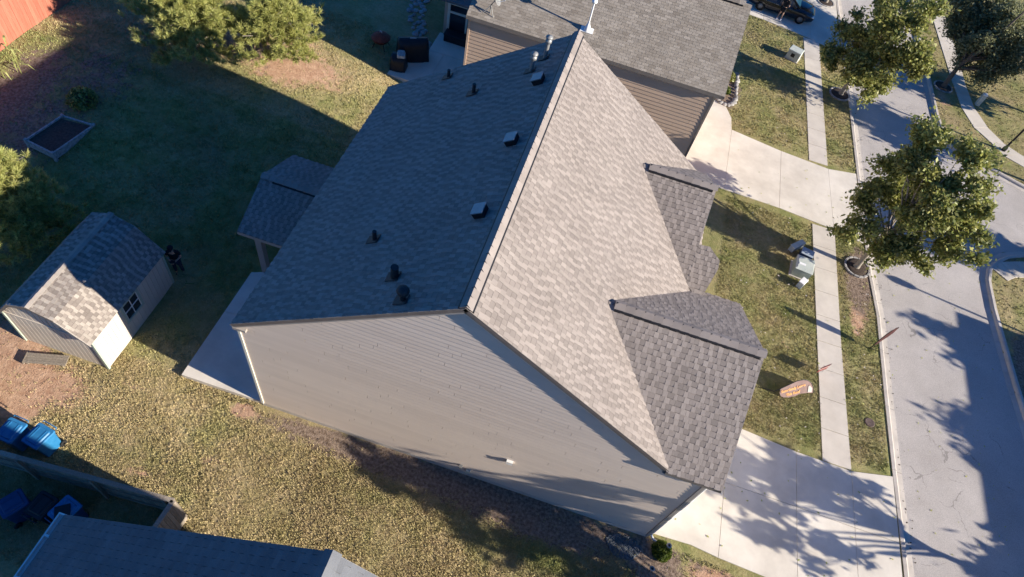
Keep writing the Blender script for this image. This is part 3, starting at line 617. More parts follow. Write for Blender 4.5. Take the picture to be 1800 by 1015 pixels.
for i in range(4): bar(shed, 'rake_board', (SC+prof[i][0],Y0s-.19,prof[i][1]-.06), (SC+prof[i+1][0],Y0s-.19,prof[i+1][1]-.06), .03, .10, M['fascia'] if i<3 else M['trim'])
wx0 = SC+hw
f = MB()
for a in ((9.8,9.9,.85,1.9),(10.7,10.8,.85,1.9),(9.9,10.7,.85,.95),(9.9,10.7,1.8,1.9)): f.box(wx0,wx0+.05,*a)
wf = f.build('window', M['sage'], shed)
g = MB(); g.box(wx0-.01,wx0+.012,9.9,10.7,.95,1.8); g.build('pane', M['glass'], wf)
g = MB(); g.box(wx0+.012,wx0+.035,10.285,10.315,.95,1.8); g.box(wx0+.012,wx0+.0345,9.9,10.7,1.36,1.39); g.box(wx0+.012,wx0+.034,9.9,9.93,.95,1.8); g.box(wx0+.012,wx0+.034,10.67,10.7,.95,1.8); g.build('glazing_bar', M['trim_white'], wf)

# ------------------------------------------------------------------ NEIGHBOUR HOUSE (top)
nh = empty('house', (0,0,0), label='neighbouring house with grey three tab roof and tan lap siding behind the main house', cat='house')
NY0, NZE, NX0, NX1, np_ = 27.0, 6.20, -7.12, 5.22, .5; NYR = 31.3; NZR = NZE+np_*(NYR-NY0); nl = (NYR-NY0)*math.hypot(1,np_)
slope(nh, 'near_roof', (0,NY0,NZE), (1,0,0), (0,1,np_), [(NX0,0),(NX1,0),(NX1,nl),(NX0,nl)], M['grey_shingle'], seed=41, expo=.145, tabs=(.32,.32), laminated=False, nparts=200, thick=.12)
slope(nh, 'far_roof', (0,2*NYR-NY0,NZE), (1,0,0), (0,-1,np_), [(NX0,0),(NX1,0),(NX1,nl),(NX0,nl)], M['grey_shingle'], seed=42, expo=.145, tabs=(.32,.32), laminated=False, thick=.12)
ridge_caps(nh, (NX0,NYR,NZR), (NX1-.35,NYR,NZR), (0,-1,-np_), (0,1,-np_), w=.24, lift=.11, m=M['grey_shingle'])
vent_strip(nh, (NX0+.1,NYR,NZR+.02), (NX1-.4,NYR,NZR+.02), .42)
mb = MB(); mb.prism([(NY0+.26,0),(2*NYR-NY0-.36,0),(2*NYR-NY0-.36,NZE),(NYR,NZR-.25),(NY0+.26,NZE)], NX0+.12, NX1-.36, lambda a,b,t: Vector((t,a,b))); mb.build('wall', M['siding_n'], nh)
siding_wall(nh, (0,NY0+.259,0), (1,0,0), [(NX0+.14,.3),(NX1-.40,.3),(NX1-.40,NZE-.1),(NX0+.14,NZE-.1)], .2, M['siding_n'], out=(0,-1,0), seed=9)
bar(nh, 'corner_board', (NX1-.36,NY0+.245,.2), (NX1-.36,NY0+.245,NZE-.05), .10, .06, M['fascia'], up=(0,1,0))
bar(nh, 'corner_board', (NX0+.12,NY0+.245,.2), (NX0+.12,NY0+.245,NZE-.05), .10, .06, M['siding_n'], up=(0,1,0))
bar(nh, 'eave_board', (NX0,NY0+.01,NZE-.10), (NX1,NY0+.01,NZE-.10), .03, .15, M['fascia'])
mb = MB(); mb.box(NX0+.02,NX1-.02,NY0+.03,NY0+.28,NZE-.19,NZE-.16); mb.build('soffit', M['trim'], nh)
for s in (NX0+.01, NX1-.01):
    bar(nh, 'rake_board', (s,NY0,NZE-.10), (s,NYR,NZR-.10), .03, .15, M['fascia']); bar(nh, 'rake_board', (s,2*NYR-NY0,NZE-.10), (s,NYR,NZR-.10), .03, .15, M['fascia'])
# white plumbing mast on the roof, satellite dish remains
nz = lambda y: NZE+np_*(y-NY0)
px, py = -1.66, 27.98; pz = nz(py)
mast = empty('roof_mast', (0,0,0), label='thin white mast with a capped top standing on the grey neighbouring roof', cat='mast')
mb = MB(); n = Vector((0,-np_,1)).normalized(); sl = Vector((0,1,np_)).normalized(); c = Vector((px,py,pz)); X_ = Vector((1,0,0))
P = [c+X_*i*.30+sl*j*.14+n*t for t in (.02,.05) for i,j in ((-1,-1),(1,-1),(1,1),(-1,1))]; mb.add(P, [(3,2,1,0),(4,5,6,7)]+[(i,(i+1)%4,4+(i+1)%4,4+i) for i in range(4)]); mb.build('base_plate', M['white_plastic'], mast)
mb = MB(); mb.lathe([(.15,0),(.13,.15),(.06,.32),(.05,.42)], 14, (px,py,pz+.02)); mb.build('boot', M['white_plastic'], mast)
mb = MB(); mb.tube([(px,py,pz+.3),(px,py,pz+1.42)], .035, 10); mb.build('pole', M['white_plastic'], mast)
mb = MB(); mb.lathe([(.02,-.07),(.11,-.06),(.13,.0),(.11,.06),(0,.09)], 14, (px,py,pz+1.44)); mb.build('cap', M['white_plastic'], mast)
dish = empty('satellite_dish', (0,0,0), label='small grey satellite dish mount at the corner of the grey neighbouring roof', cat='satellite dish')
dx, dy = -6.12, 27.4; dz = nz(dy); mb = MB(); mb.tube([(dx,dy,dz),(dx,dy,dz+.45),(dx+.15,dy-.05,dz+.7)], .03, 8); mb.tube([(dx-.3,dy-.1,dz+.02),(dx,dy,dz+.4)], .018, 6); mb.tube([(dx+.2,dy-.15,dz-.05),(dx,dy,dz+.4)], .018, 6); mb.build('mount', M['galv'], dish)
mb = MB(); T_ = Matrix.Translation((dx+.2,dy-.02,dz+.75)) @ Matrix.Rotation(R(60),4,'Y'); mb.lathe([(0,0),(.12,.012),(.22,.045),(.28,.08),(.275,.085),(.2,.055),(0,.02)], 18, (0,0,0), T_); mb.build('reflector', M['galv'], dish)
mb = MB(); mb.tube([(dx+.2,dy,dz+.6),(dx+.62,dy-.02,dz+.85)], .014, 6); mb.build('feed_arm', M['white_plastic'], dish)
# sunroom / rear wing with sliding door
SRX0, SRY = -9.95, 32.9; sb = .35
mb = MB(); mb.box(SRX0,NX0+.1,SRY,37.5,0,3.0); mb.build('rear_wing', M['siding_n'], nh)
mb = MB(); mb.add([(SRX0-.3,SRY-.35,2.95),(NX0+.1,SRY-.35,2.95),(NX0+.1,38,4.6),(SRX0-.3,38,4.6),(SRX0-.3,SRY-.35,3.07),(NX0+.1,SRY-.35,3.07),(NX0+.1,38,4.72),(SRX0-.3,38,4.72)], [(3,2,1,0),(4,5,6,7),(0,1,5,4),(1,2,6,5),(2,3,7,6),(3,0,4,7)]); mb.build('rear_wing_roof', M['slate_shingle'], nh)
fr = MB()
for a in ((-9.75,-9.6,sb,2.85),(-7.55,-7.40,sb,2.85),(-9.6,-7.55,sb,sb+.12),(-9.6,-7.55,2.72,2.85),(-8.66,-8.54,sb+.12,2.3),(-9.6,-7.55,2.2,2.32)): fr.box(a[0],a[1],SRY-.07,SRY+.01,a[2],a[3])
fo = fr.build('sliding_door', M['cream'], nh)
mb = MB(); mb.box(-9.6,-8.66,SRY-.02,SRY+.003,sb+.12,2.2); mb.build('pane', M['glass'], fo)
mb = MB(); mb.box(-8.54,-7.55,SRY-.02,SRY+.003,sb+.12,2.2); mb.build('pane', M['glass'], fo)
mb = MB(); mb.box(-9.6,-7.55,SRY-.02,SRY+.003,2.32,2.72); mb.build('pane', M['glass'], fo)
slabs('patio', [[(-11.35,27.95),(-9.2,27.95),(-9.2,31.0),(-11.35,31.0)],[(-9.2,27.95),(-7.05,27.95),(-7.05,31.0),(-9.2,31.0)],[(-10.1,31.0),(-7.05,31.0),(-7.05,32.85),(-10.1,32.85)]], .78, M['concrete'])

# ------------------------------------------------------------------ NEIGHBOUR HOUSE (bottom left)
bh = empty('house', (0,0,0), label='house with slate grey shingle roof and white gutter at the lower left edge', cat='house')
BX0, BYF, BZE, BRX, BZR = -9.32, 2.45, 5.85, -1.9, 11.9; bp_ = (BZR-BZE)/(BRX-BX0); bl = math.hypot(BRX-BX0, BZR-BZE); BYN = -11
slope(bh, 'back_roof', (BX0,0,BZE), (0,1,0), (1,0,bp_), [(BYN,0),(BYF,0),(BYF,bl),(BYN,bl)], M['slate_shingle'], seed=51, expo=.145, tabs=(.33,.33), laminated=False, nparts=200)
slope(bh, 'front_roof', (2*BRX-BX0,0,BZE), (0,1,0), (-1,0,bp_), [(BYN,0),(BYF,0),(BYF,bl),(BYN,bl)], M['slate_shingle'], seed=52, expo=.145, tabs=(.33,.33), laminated=False, nparts=60)
ridge_caps(bh, (BRX,BYN,BZR), (BRX,BYF,BZR), (-1,0,-bp_), (1,0,-bp_), w=.2, lift=.04, m=M['slate_shingle'])
mb = MB(); mb.prism([(BX0+.35,0),(2*BRX-BX0-.35,0),(2*BRX-BX0-.35,BZE),(BRX,BZR-.3),(BX0+.35,BZE)], BYN+.3, BYF-.3, lambda a,b,t: Vector((a,t,b))); mb.build('wall', M['siding'], bh)
mb = MB(); P = [(BX0-.02,BZE-.02),(BX0-.13,BZE-.02),(BX0-.13,BZE+.0),(BX0-.115,BZE),(BX0-.10,BZE-.10),(BX0-.02,BZE-.10)]
mb.prism([(BX0-.14,BZE-.12),(BX0-.01,BZE-.12),(BX0-.01,BZE-.09),(BX0-.11,BZE-.09),(BX0-.12,BZE+.01),(BX0-.155,BZE+.01)], BYN, BYF, lambda a,b,t: Vector((a,t,b))); gt = mb.build('gutter', M['trim_white'], bh)
for y in (1.9,.9,-.1): mb = MB(); mb.box(BX0-.12,BX0+.02,y-.03,y+.03,BZE-.0,BZE+.015); mb.build('gutter_bracket', M['trim_white'], gt)
mb = MB(); mb.box(BX0-.15,BX0+.12,BYF-.02,BYF+.015,BZE-.11,BZE+.02); mb.build('gutter_end', M['trim_white'], gt)
for s in (BX0, 2*BRX-BX0): bar(bh, 'rake_board', (s,BYF-.01,BZE-.10), (BRX,BYF-.01,BZR-.10), .03, .16, M['trim'])

# ------------------------------------------------------------------ HOUSE ACROSS THE STREET (outside the frame, casts the broad street shadow)
ah = empty('house', (0,0,0), label='brick toned single storey house across the street beyond the right frame edge', cat='house')
mb = MB(); mb.prism([(29.4,0),(36.4,0),(36.4,2.9),(32.9,4.4),(29.4,2.9)], 12.3, 22.9, lambda a,b,t: Vector((a,t,b))); mb.build('wall', M['siding_n'], ah)
for s in (-1,1):
    mb = MB(); A_ = Vector((32.9+s*3.8,12,2.85)); B_ = Vector((32.9,12,4.7)); up = Vector((0,0,.12)); d = Vector((0,11.3,0))
    mb.add([A_,B_,B_+d,A_+d,A_+up,B_+up,B_+d+up,A_+d+up], [(3,2,1,0),(4,5,6,7),(0,1,5,4),(1,2,6,5),(2,3,7,6),(3,0,4,7)]); mb.build('roof', M['shingle_cap'], ah)

# ------------------------------------------------------------------ fences
def picket_fence(name, A, B, h, side, m, label, rails=(.35,1.0,1.6), zfun=None, cap=True, pw=.14):
    """pickets on one side, rails and posts on the other (side = +1/-1 relative to left normal of A->B)"""
    A, B = Vector((*A,0)), Vector((*B,0)); d = (B-A); L = d.length; d.normalize(); n = Vector((-d.y,d.x,0))*side
    root = empty(name, (0,0,0), label=label, cat='fence'); zf = zfun or (lambda x,y: 0.)
    k = int(L/pw); step = L/k
    for i in range(k):
        c = A+d*(i+.5)*step; z = zf(c.x,c.y); hh = h+random.uniform(-.012,.012); g = random.uniform(.003,.012); a = c-d*(step/2-g/2); b = c+d*(step/2-g/2)
        o = n*random.uniform(0,.006); vs = [p+q+o+Vector((0,0,zz)) for zz in (z+.02,z+hh) for p,q in ((a,Vector()),(b,Vector()),(b,n*.018),(a,n*.018))]
        mb = MB(); mb.add(vs, [(3,2,1,0),(4,5,6,7)]+[(i_,(i_+1)%4,4+(i_+1)%4,4+i_) for i_ in range(4)]); mb.build('picket', m, root)
    seg = 2.4; q = 0
    while q < L-.01:
        e = min(q+seg, L); P0 = A+d*q; P1 = A+d*e
        for rz in rails: bar(root, 'rail', P0-n*.02+Vector((0,0,zf(P0.x,P0.y)+rz)), P1-n*.02+Vector((0,0,zf(P1.x,P1.y)+rz)), .036, .085, m)
        bar(root, 'post', P0-n*.088+Vector((0,0,zf(P0.x,P0.y)-.1)), P0-n*.088+Vector((0,0,zf(P0.x,P0.y)+h-.05)), .09, .09, m, up=(d.x,d.y,0))
        if cap: bar(root, 'cap_board', P0-n*.03+Vector((0,0,zf(P0.x,P0.y)+h+.035)), P1-n*.03+Vector((0,0,zf(P1.x,P1.y)+h+.035)), .15, .03, m)
        q = e
    return root
picket_fence('fence', (-21.0,3.62), (-8.72,4.40), 1.78, 1, M['wood_grey'], 'weathered grey board fence running behind the blue bins at lower left')
picket_fence('fence', (-8.70,4.36), (-8.86,2.2), 1.78, 1, M['wood_grey'], 'short sunlit return of board fence beside the dark slate roof', rails=(.35,1.0,1.6))
picket_fence('fence', (-27.6,15.0), (-27.1,24.9), 1.9, -1, M['wood_red'], 'red stained plank fence in the upper left corner of the yard', zfun=hill, rails=(.4,1.0,1.6), cap=False, pw=.20)

# ------------------------------------------------------------------ wheeled bins
def rbox(mb, x0,x1,y0,y1,z0,z1, r, tx=0, ty=0, n=4):
    """rounded box, top inset by tx,ty (negative = flares out)"""
    def ring(a0,a1,b0,b1,z):
        o = []
        for cx,cy,s in ((a1-r,b1-r,0),(a0+r,b1-r,1),(a0+r,b0+r,2),(a1-r,b0+r,3)):
            for i in range(n+1): t = math.pi/2*(s+i/n); o.append((cx+r*math.cos(t), cy+r*math.sin(t), z))
        return o
    a = ring(x0,x1,y0,y1,z0); b = ring(x0+tx,x1-tx,y0+ty,y1-ty,z1); k = len(a)
    return mb.add(a+b, [tuple(reversed(range(k))), tuple(range(k,2*k))]+[(i,(i+1)%k,k+(i+1)%k,k+i) for i in range(k)])
def make_bin(loc, rz, m, mlid, label, group=None, open_lid=False):
    t = empty('wheeled_bin', loc, rz, label=label, cat='bin', group=group)
    mb = MB(); rbox(mb, -.26,.26,-.30,.30,.06,.98,.05,-.045,-.05); rbox(mb, -.32,.32,-.37,.37,.95,1.0,.05); mb.build('body', m, t)
    mb = MB(); rbox(mb, -.34,.34,-.40,.38,1.003,1.05,.07,.02,.02); rbox(mb, -.26,.26,-.30,.28,1.052,1.085,.06,.03,.03)
    for i in (-.14,.14): mb.box(i-.012,i+.012,-.26,.24,1.08,1.098)
    lid = mb.build('lid', mlid, t)
    mb = MB(); mb.tube([(-.27,.43,1.0),(-.27,.47,1.03),(.27,.47,1.03),(.27,.43,1.0)], .018, 8); mb.build('handle', m, t)
    for s in (-1,1): mb = MB(); mb.lathe([(.04,-.03),(.12,-.03),(.125,0),(.12,.03),(.04,.03)], 16, (0,0,0), Matrix.Translation((s*.31,.30,.125)) @ Matrix.Rotation(R(90),4,'Y')); mb.build('wheel', M['rubber'], t)
    mb = MB(); mb.tube([(-.31,.30,.125),(.31,.30,.125)], .012, 6); mb.build('axle', M['galv'], t)
    return t
g_ = None
make_bin((-14.15,5.02,0), R(-10), M['bin_blue'], M['bin_blue'], 'bright blue wheeled bin on the lawn side of the fence, fully in view', g_)
make_bin((-15.05,4.9,0), R(-4), M['bin_blue'], M['bin_blue'], 'bright blue wheeled bin at the left frame edge outside the fence', g_)
make_bin((-13.45,2.9,0), R(150), M['bin_navy'], M['bin_navy'], 'dark blue wheeled bin inside the fence, leftmost of the three there', g_)
b2 = make_bin((-12.62,3.12,0), R(172), M['cover'], M['cover'], 'black wheeled bin between two blue bins inside the fence', g_)
make_bin((-11.9,3.22,0), R(165), M['bin_navy'], M['bin_blue'], 'blue lidded wheeled bin inside the fence beside the slate roof corner', g_)
mb = MB(); mb.box(-.22,.22,-.20,.20,0,.02); o = mb.build('rubber_mat', M['cover']); o.location = (-11.88,3.15,1.112); o.rotation_euler = (0,0,R(35)); tag(o, 'dark square mat lying on the lid of the rightmost blue bin', 'mat')

# ------------------------------------------------------------------ weathered board box on the clay
t = empty('wooden_ramp', (-16.3,7.78,.02), R(16), label='short weathered grey plank ramp lying on bare red clay below the shed', cat='ramp')
for i in range(4): mb = MB(); mb.box(-.72,.72,-.21+i*.105,-.21+i*.105+.098,.12,.155); mb.build('plank', M['wood_grey'], t)
for x in (-.6,0,.6): mb = MB(); mb.box(x-.03,x+.03,-.2,.2,0,.12); mb.build('bearer', M['wood_grey'], t)
mb = MB(); mb.box(-.74,-.71,-.22,.22,.02,.17); mb.build('end_board', M['wood_grey'], t)

# ------------------------------------------------------------------ raised bed, fire pit, grills, stones
bc = [(-22.72,17.98),(-21.23,18.03),(-21.61,15.87),(-23.04,16.09)]; hz = 1.0
t = empty('raised_bed', (0,0,0), label='rectangular raised garden bed with peeling white boards and dark soil', cat='raised bed')
mb = MB(); mb.add([(x,y,hz-.3) for x,y in bc]+[(x,y,hz+.12) for x,y in bc], [(0,1,2,3),(7,6,5,4)]+[(i,4+i,4+(i+1)%4,(i+1)%4) for i in range(4)]); mb.build('soil', M['soil'], t)
for i in range(4):
    a = bc[i]; b_ = bc[(i+1)%4]; bar(t, 'board', (*a,hz+.02), (*b_,hz+.02), .07, .36, M['bed_paint'])
    mb = MB(); mb.box(a[0]-.06,a[0]+.06,a[1]-.06,a[1]+.06,hz-.3,hz+.24); mb.build('corner_post', M['bed_paint'], t)
fx, fy = -12.44, 29.75; fz = hill(fx,fy)
t = empty('fire_pit', (fx,fy,fz), label='round rusty red metal fire pit on legs standing on the shaded grass', cat='fire pit')
mb = MB(); mb.lathe([(.05,.22),(.25,.26),(.40,.40),(.46,.55),(.52,.56),(.52,.59),(.44,.58),(.36,.42),(.2,.30),(0,.28)], 24); mb.build('bowl', M['rust'], t)
for k in range(4): a = math.pi/4+k*math.pi/2; mb = MB(); mb.tube([(.3*math.cos(a),.3*math.sin(a),.4),(.5*math.cos(a),.5*math.sin(a),0)], .02, 6); mb.build('leg', M['black_metal'], t)
mb = MB(); mb.lathe([(.50,.60),(.38,.74),(.18,.84),(.03,.87),(0,.87)], 20); mb.build('spark_screen', M['rust'], t)
mb = MB(); mb.tube([(-.05,0,.87),(-.05,0,.97),(.05,0,.97),(.05,0,.87)], .016, 6); mb.build('handle', M['white_plastic'], t)
def covered_grill(loc, rz, sx, sy, sz, label, strip=False):
    t = empty('covered_grill', loc, rz, label=label, cat='grill')
    bm = bmesh.new(); n = 14; rows = [(0,1.04),(.3,1.0),(.62,.97),(.80,.93),(.93,.70),(1.0,.35),(1.02,0.02)]; vs = []
    for zf,sc in rows:
        for k in range(28):
            a = 2*math.pi*k/28; ca, sa = math.cos(a), math.sin(a); e = .38
            x = math.copysign(abs(ca)**e, ca); y = math.copysign(abs(sa)**e, sa); fold = 1+(.05*math.sin(a*7+zf*3)*(1-zf)) + noise.noise(Vector((x*3,y*3,zf*4)))*.05
            vs.append((x*sx/2*sc*fold if zf<.85 else x*sx/2*(.8+.2*sc)*fold, y*sy/2*sc*fold, zf*sz))
    fs = [(i*28+k, i*28+(k+1)%28, (i+1)*28+(k+1)%28, (i+1)*28+k) for i in range(len(rows)-1) for k in range(28)]
    mb = MB(); mb.add(vs, fs, True); mb.add(vs[-28:], [tuple(range(28))], True); mb.build('cover', M['cover'], t)
    if strip: mb = MB(); mb.box(-.17,.17,-.035,.035,sz*1.01+.004,sz*1.03); mb.build('label_patch', M['flag_white'], t)
    return t
covered_grill((-10.65,29.9,.78), R(28), 1.75, .85, 1.2, 'large barbecue grill under a black cover with a small pale patch on top', True)
covered_grill((-11.0,28.75,.78), R(10), .85, .8, .8, 'smaller covered black grill next to the large one on the patio edge')
mb = MB(); rbox(mb,-.22,.22,-.26,.26,0,.14,.08,.03,.03)
for i in range(4): mb.box(-.15+i*.09,-.12+i*.09,-.2,.2,.14,.155)
o = mb.build('cushion', M['bed_paint']); o.location = (-10.86,28.72,1.62); o.rotation_euler = (R(6),0,R(20)); tag(o, 'pale ribbed cushion lying on the smaller black grill cover', 'cushion')
t = empty('storage_bench', (-8.9,32.45,.79), label='dark storage bench on the patio against the sliding door', cat='bench')
mb = MB(); mb.box(-.75,.75,-.28,.28,0,.42); mb.build('body', M['cover'], t); mb = MB(); mb.box(-.78,.78,-.31,.30,.423,.48,bev=.02); mb.build('lid', M['cover'], t)
# stone path
rr = random.Random(5); pth = [(-12.3,36.2),(-12.1,34.6),(-11.8,33.4),(-11.25,32.4),(-10.75,31.7),(-10.35,31.3)]
grp = 'rounded stones of the path beside the neighbouring patio'
def stone_mesh(seed, sx, sy, sz, m):
    bm = bmesh.new(); bmesh.ops.create_icosphere(bm, subdivisions=2, radius=1); 
    for v in bm.verts:
        n = noise.noise(v.co*1.1+Vector((seed*3.1,0,0)))*.30; v.co *= 1+n; v.co.x *= sx; v.co.y *= sy; v.co.z = max(v.co.z,-.4)*sz
    me = bpy.data.meshes.new('stone'); bm.to_mesh(me); bm.free(); me.materials.append(m); me.polygons.foreach_set('use_smooth',[True]*len(me.polygons)); return me
sm = [stone_mesh(i, rr.uniform(.13,.21), rr.uniform(.11,.17), .09, M['stone']) for i in range(7)]
pt = [Vector(p) for p in pth]; placed = []
for i,(a,b_) in enumerate(zip(pt,pt[1:])):
    n_ = int((b_-a).length/.045)
    for k in range(n_):
        c = a.lerp(b_,k/n_); d = (b_-a).normalized(); wd = .42 if i<3 else .3; s_ = rr.uniform(-wd,wd); x = c.x-d.y*s_; y = c.y+d.x*s_
        if any((x-u_)**2+(y-v_)**2 < .27**2 for u_,v_ in placed): continue
        placed.append((x,y))
path_root = empty('stone_path', (0,0,0), kind='structure')
for x,y in placed:
    o = link('stone', rr.choice(sm), path_root); o.location = (x,y,hill(x,y)+.03); o.rotation_euler = (0,0,rr.uniform(0,6)); sc = rr.uniform(.8,1.25); o.scale = (sc,sc,1)
# front bed edging stones of the neighbouring house
edge = [(6.55,35.95),(6.95,35.55),(7.4,35.7),(7.65,36.2),(7.7,36.9),(7.62,37.6),(7.62,38.4),(7.6,39.2)]
be = empty('stone_edging', (0,0,0), label='curved row of pale edging stones round the planting bed by the grey roof corner', cat='edging')
for a,b_ in zip(edge,edge[1:]):
    a = Vector(a); b_ = Vector(b_); n_ = max(1,round((b_-a).length/.3))
    for k in range(n_): c = a.lerp(b_,(k+.5)/n_); o = link('stone', rr.choice(sm), be); o.location = (c.x,c.y,.05); o.rotation_euler = (0,0,rr.uniform(0,6)); o.scale = (.95,.95,1.3)
for (cx,cy,rad,lab) in ((14.3,40.45,.62,'ring of edging bricks round the base of the upper street tree'),(15.0,25.75,.62,'ring of edging bricks round the base of the large street tree'),(13.41,51.6,.6,'ring of edging bricks in the far verge at the top of the frame'),(21.62,45.1,.6,'ring of edging bricks round the olive coloured tree across the road')):
    t = empty('tree_ring', (cx,cy,0), label=lab, cat='tree ring')
    mb = MB(); mb.lathe([(rad-.02,-.05),(rad-.02,.05),(rad*.6,.08),(0,.10)], 24); mb.build('mulch', M['mulch'], t)
    for k in range(15):
        a = 2*math.pi*k/15; mb = MB(); mb.box(-.115,.115,-.05,.05,-.02,.085,bev=.01,mtx=Matrix.Translation((rad*math.cos(a),rad*math.sin(a),0)) @ Matrix.Rotation(a+math.pi/2,4,'Z')); mb.build('brick', M['stone'], t)

# ------------------------------------------------------------------ utility boxes
t = empty('transformer', (12.0,24.2,0), R(-6), label='large pale green pad transformer box on the front lawn beside the sidewalk', cat='transformer')
mb = MB(); mb.box(-.50,.50,-.52,.52,-.05,.06); mb.build('pad', M['kerb'], t)
mb = MB(); mb.box(-.42,.42,-.46,.46,.06,.60); mb.build('cabinet', M['util_green'], t)
mb = MB(); mb.add([(-.45,-.49,.60),(.45,-.49,.60),(.45,.49,.60),(-.45,.49,.60),(-.36,-.38,.68),(.40,-.38,.68),(.40,.38,.68),(-.36,.38,.68)], [(3,2,1,0),(4,5,6,7)]+[(i,(i+1)%4,4+(i+1)%4,4+i) for i in range(4)]); mb.build('lid', M['util_pale'], t)
mb = MB(); mb.box(-.32,0,-.2,-.06,.683,.70); mb.build('label_plate', M['white_plastic'], t)
t = empty('utility_cabinet', (12.22,25.25,0), R(-12), label='blue grey utility cabinet just behind the pale green transformer', cat='utility box')
mb = MB(); mb.box(-.30,.30,-.24,.24,0,.42,bev=.03); mb.build('cabinet', M['bin_navy'], t)
mb = MB(); mb.box(-.31,.31,-.25,.25,.423,.45,bev=.01); mb.build('lid', M['util_blue'], t)
t = empty('utility_pedestal', (11.75,25.7,0), R(48), label='long narrow grey utility vault lying behind the blue grey cabinet', cat='utility box')
mb = MB(); mb.box(-.42,.42,-.13,.13,0,.34,bev=.02); mb.build('housing', M['util_blue'], t); mb = MB(); mb.box(-.44,.44,-.15,.15,.343,.37,bev=.012); mb.build('lid', M['util_pale'], t)
t = empty('utility_pedestal', (12.05,23.3,0), R(60), label='small pale utility pedestal in front of the green transformer', cat='utility box')
mb = MB(); mb.box(-.22,.22,-.13,.13,0,.38,bev=.03); mb.build('housing', M['util_blue'], t); mb = MB(); mb.box(-.235,.235,-.145,.145,.383,.42,bev=.015); mb.build('lid', M['white_plastic'], t)
t = empty('utility_cabinet', (11.1,42.9,0), R(-20), label='pale green utility box on the upper neighbouring front lawn', cat='utility box')
mb = MB(); mb.box(-.46,.46,-.38,.38,-.03,.05); mb.build('pad', M['kerb'], t); mb = MB(); mb.box(-.42,.42,-.34,.34,.05,.62,bev=.03); mb.build('cabinet', M['util_pale'], t); mb = MB(); mb.box(-.44,.44,-.36,.36,.625,.68,bev=.03); mb.build('lid', M['util_pale'], t)
mb = MB(); mb.box(-.15,.10,-.345,-.341,.25,.5); mb.build('warning_plate', M['cover'], t)
t = empty('utility_pedestal', (23.85,44.25,0), 0, label='slim white cable pedestal on the lawn edge beyond the curved sidewalk', cat='utility box')
mb = MB(); mb.box(-.13,.13,-.12,.12,0,.80,bev=.03); mb.build('post', M['util_pale'], t); mb = MB(); mb.box(-.145,.145,-.135,.135,.803,.90,bev=.04); mb.build('cap', M['white_plastic'], t)
mb = MB(); mb.lathe([(.22,-.02),(.22,.02),(.19,.028),(.17,.022),(0,.024)], 24); o = mb.build('water_meter_cover', M['rust_stain']); o.location = (15.30,16.85,.01); tag(o, 'round brown iron meter cover set in the grass verge', 'meter cover')

# ------------------------------------------------------------------ flags and yard sign
def teardrop(outline, pole, O, ux, name_root, label, cloth, uz=(0,0,1), foot=None):
    """outline & pole in (u,w) on a plane through O spanned by ux, uz"""
    O = Vector(O); ux = Vector(ux).normalized(); uz = Vector(uz).normalized(); nn = ux.cross(uz); f = lambda u,z,t=0: O+ux*u+uz*z+nn*t
    t = empty('feather_flag', (O.x,O.y,0), label=label, cat='flag'); mi = Matrix.Translation(-Vector((O.x,O.y,0)))
    c = Vector((sum(p[0] for p in outline)/len(outline), sum(p[1] for p in outline)/len(outline))); mb = MB()
    rip = lambda u,z: .012*math.sin(u*7+z*4)
    k = len(outline); vs = [mi @ f(u,z,rip(u,z)) for u,z in outline]+[mi @ f((u+c.x)/2,(z+c.y)/2,rip((u+c.x)/2,(z+c.y)/2)) for u,z in outline]+[mi @ f(c.x,c.y,rip(c.x,c.y))]
    n0 = len(vs); vs += [v-nn*.004 for v in vs]
    fs = []
    for b in (0,n0): fs += [(b+i,b+(i+1)%k,b+k+(i+1)%k,b+k+i) for i in range(k)]+[(b+k+i,b+k+(i+1)%k,b+2*k) for i in range(k)]
    fs += [(i,(i+1)%k,n0+(i+1)%k,n0+i) for i in range(k)]
    mb.add(vs, fs); mb.build('banner', cloth, t)
    pp_ = [mi @ f(u,z) for u,z in pole]
    if foot: pp_ = [Vector(foot)-Vector((O.x,O.y,0))]+pp_
    mb = MB(); mb.tube(pp_, [.022-.012*i/len(pole) for i in range(len(pp_))], 8); mb.build('pole', M['black_metal'], t)
    mb = MB(); g0 = pp_[0]; mb.tube([g0+Vector((-.2,0,.01)), g0+Vector((.2,0,.01))], .015, 6); mb.build('ground_stake', M['black_metal'], t)
    return t, mi, f, nn
UX2 = Vector((.868,.496,0)); UZ2 = Vector((-.293,.513,.807)); O2 = Vector((10.5,16.45,.45))
pole2 = [(.40,-.13),(.75,-.04),(1.14,.08),(1.5,.19),(1.82,.21),(2.05,.14),(2.27,-.02),(2.4,-.24),(2.43,-.39),(2.42,-.54)]
out2 = [(.75,-.04),(1.14,.07),(1.5,.17),(1.82,.19),(2.04,.13),(2.25,-.03),(2.37,-.23),(2.41,-.39),(2.41,-.53),(2.15,-.48),(1.75,-.47),(1.51,-.54),(1.24,-.57),(.96,-.53),(.78,-.42),(.7,-.26),(.72,-.12)]
t2, mi2, f2, nn2 = teardrop(out2, pole2, O2, UX2, 'feather_flag', 'mauve brown teardrop flag with orange lettering leaning low over the front lawn', M['flag_grey'], UZ2, foot=(10.52,16.8,0))
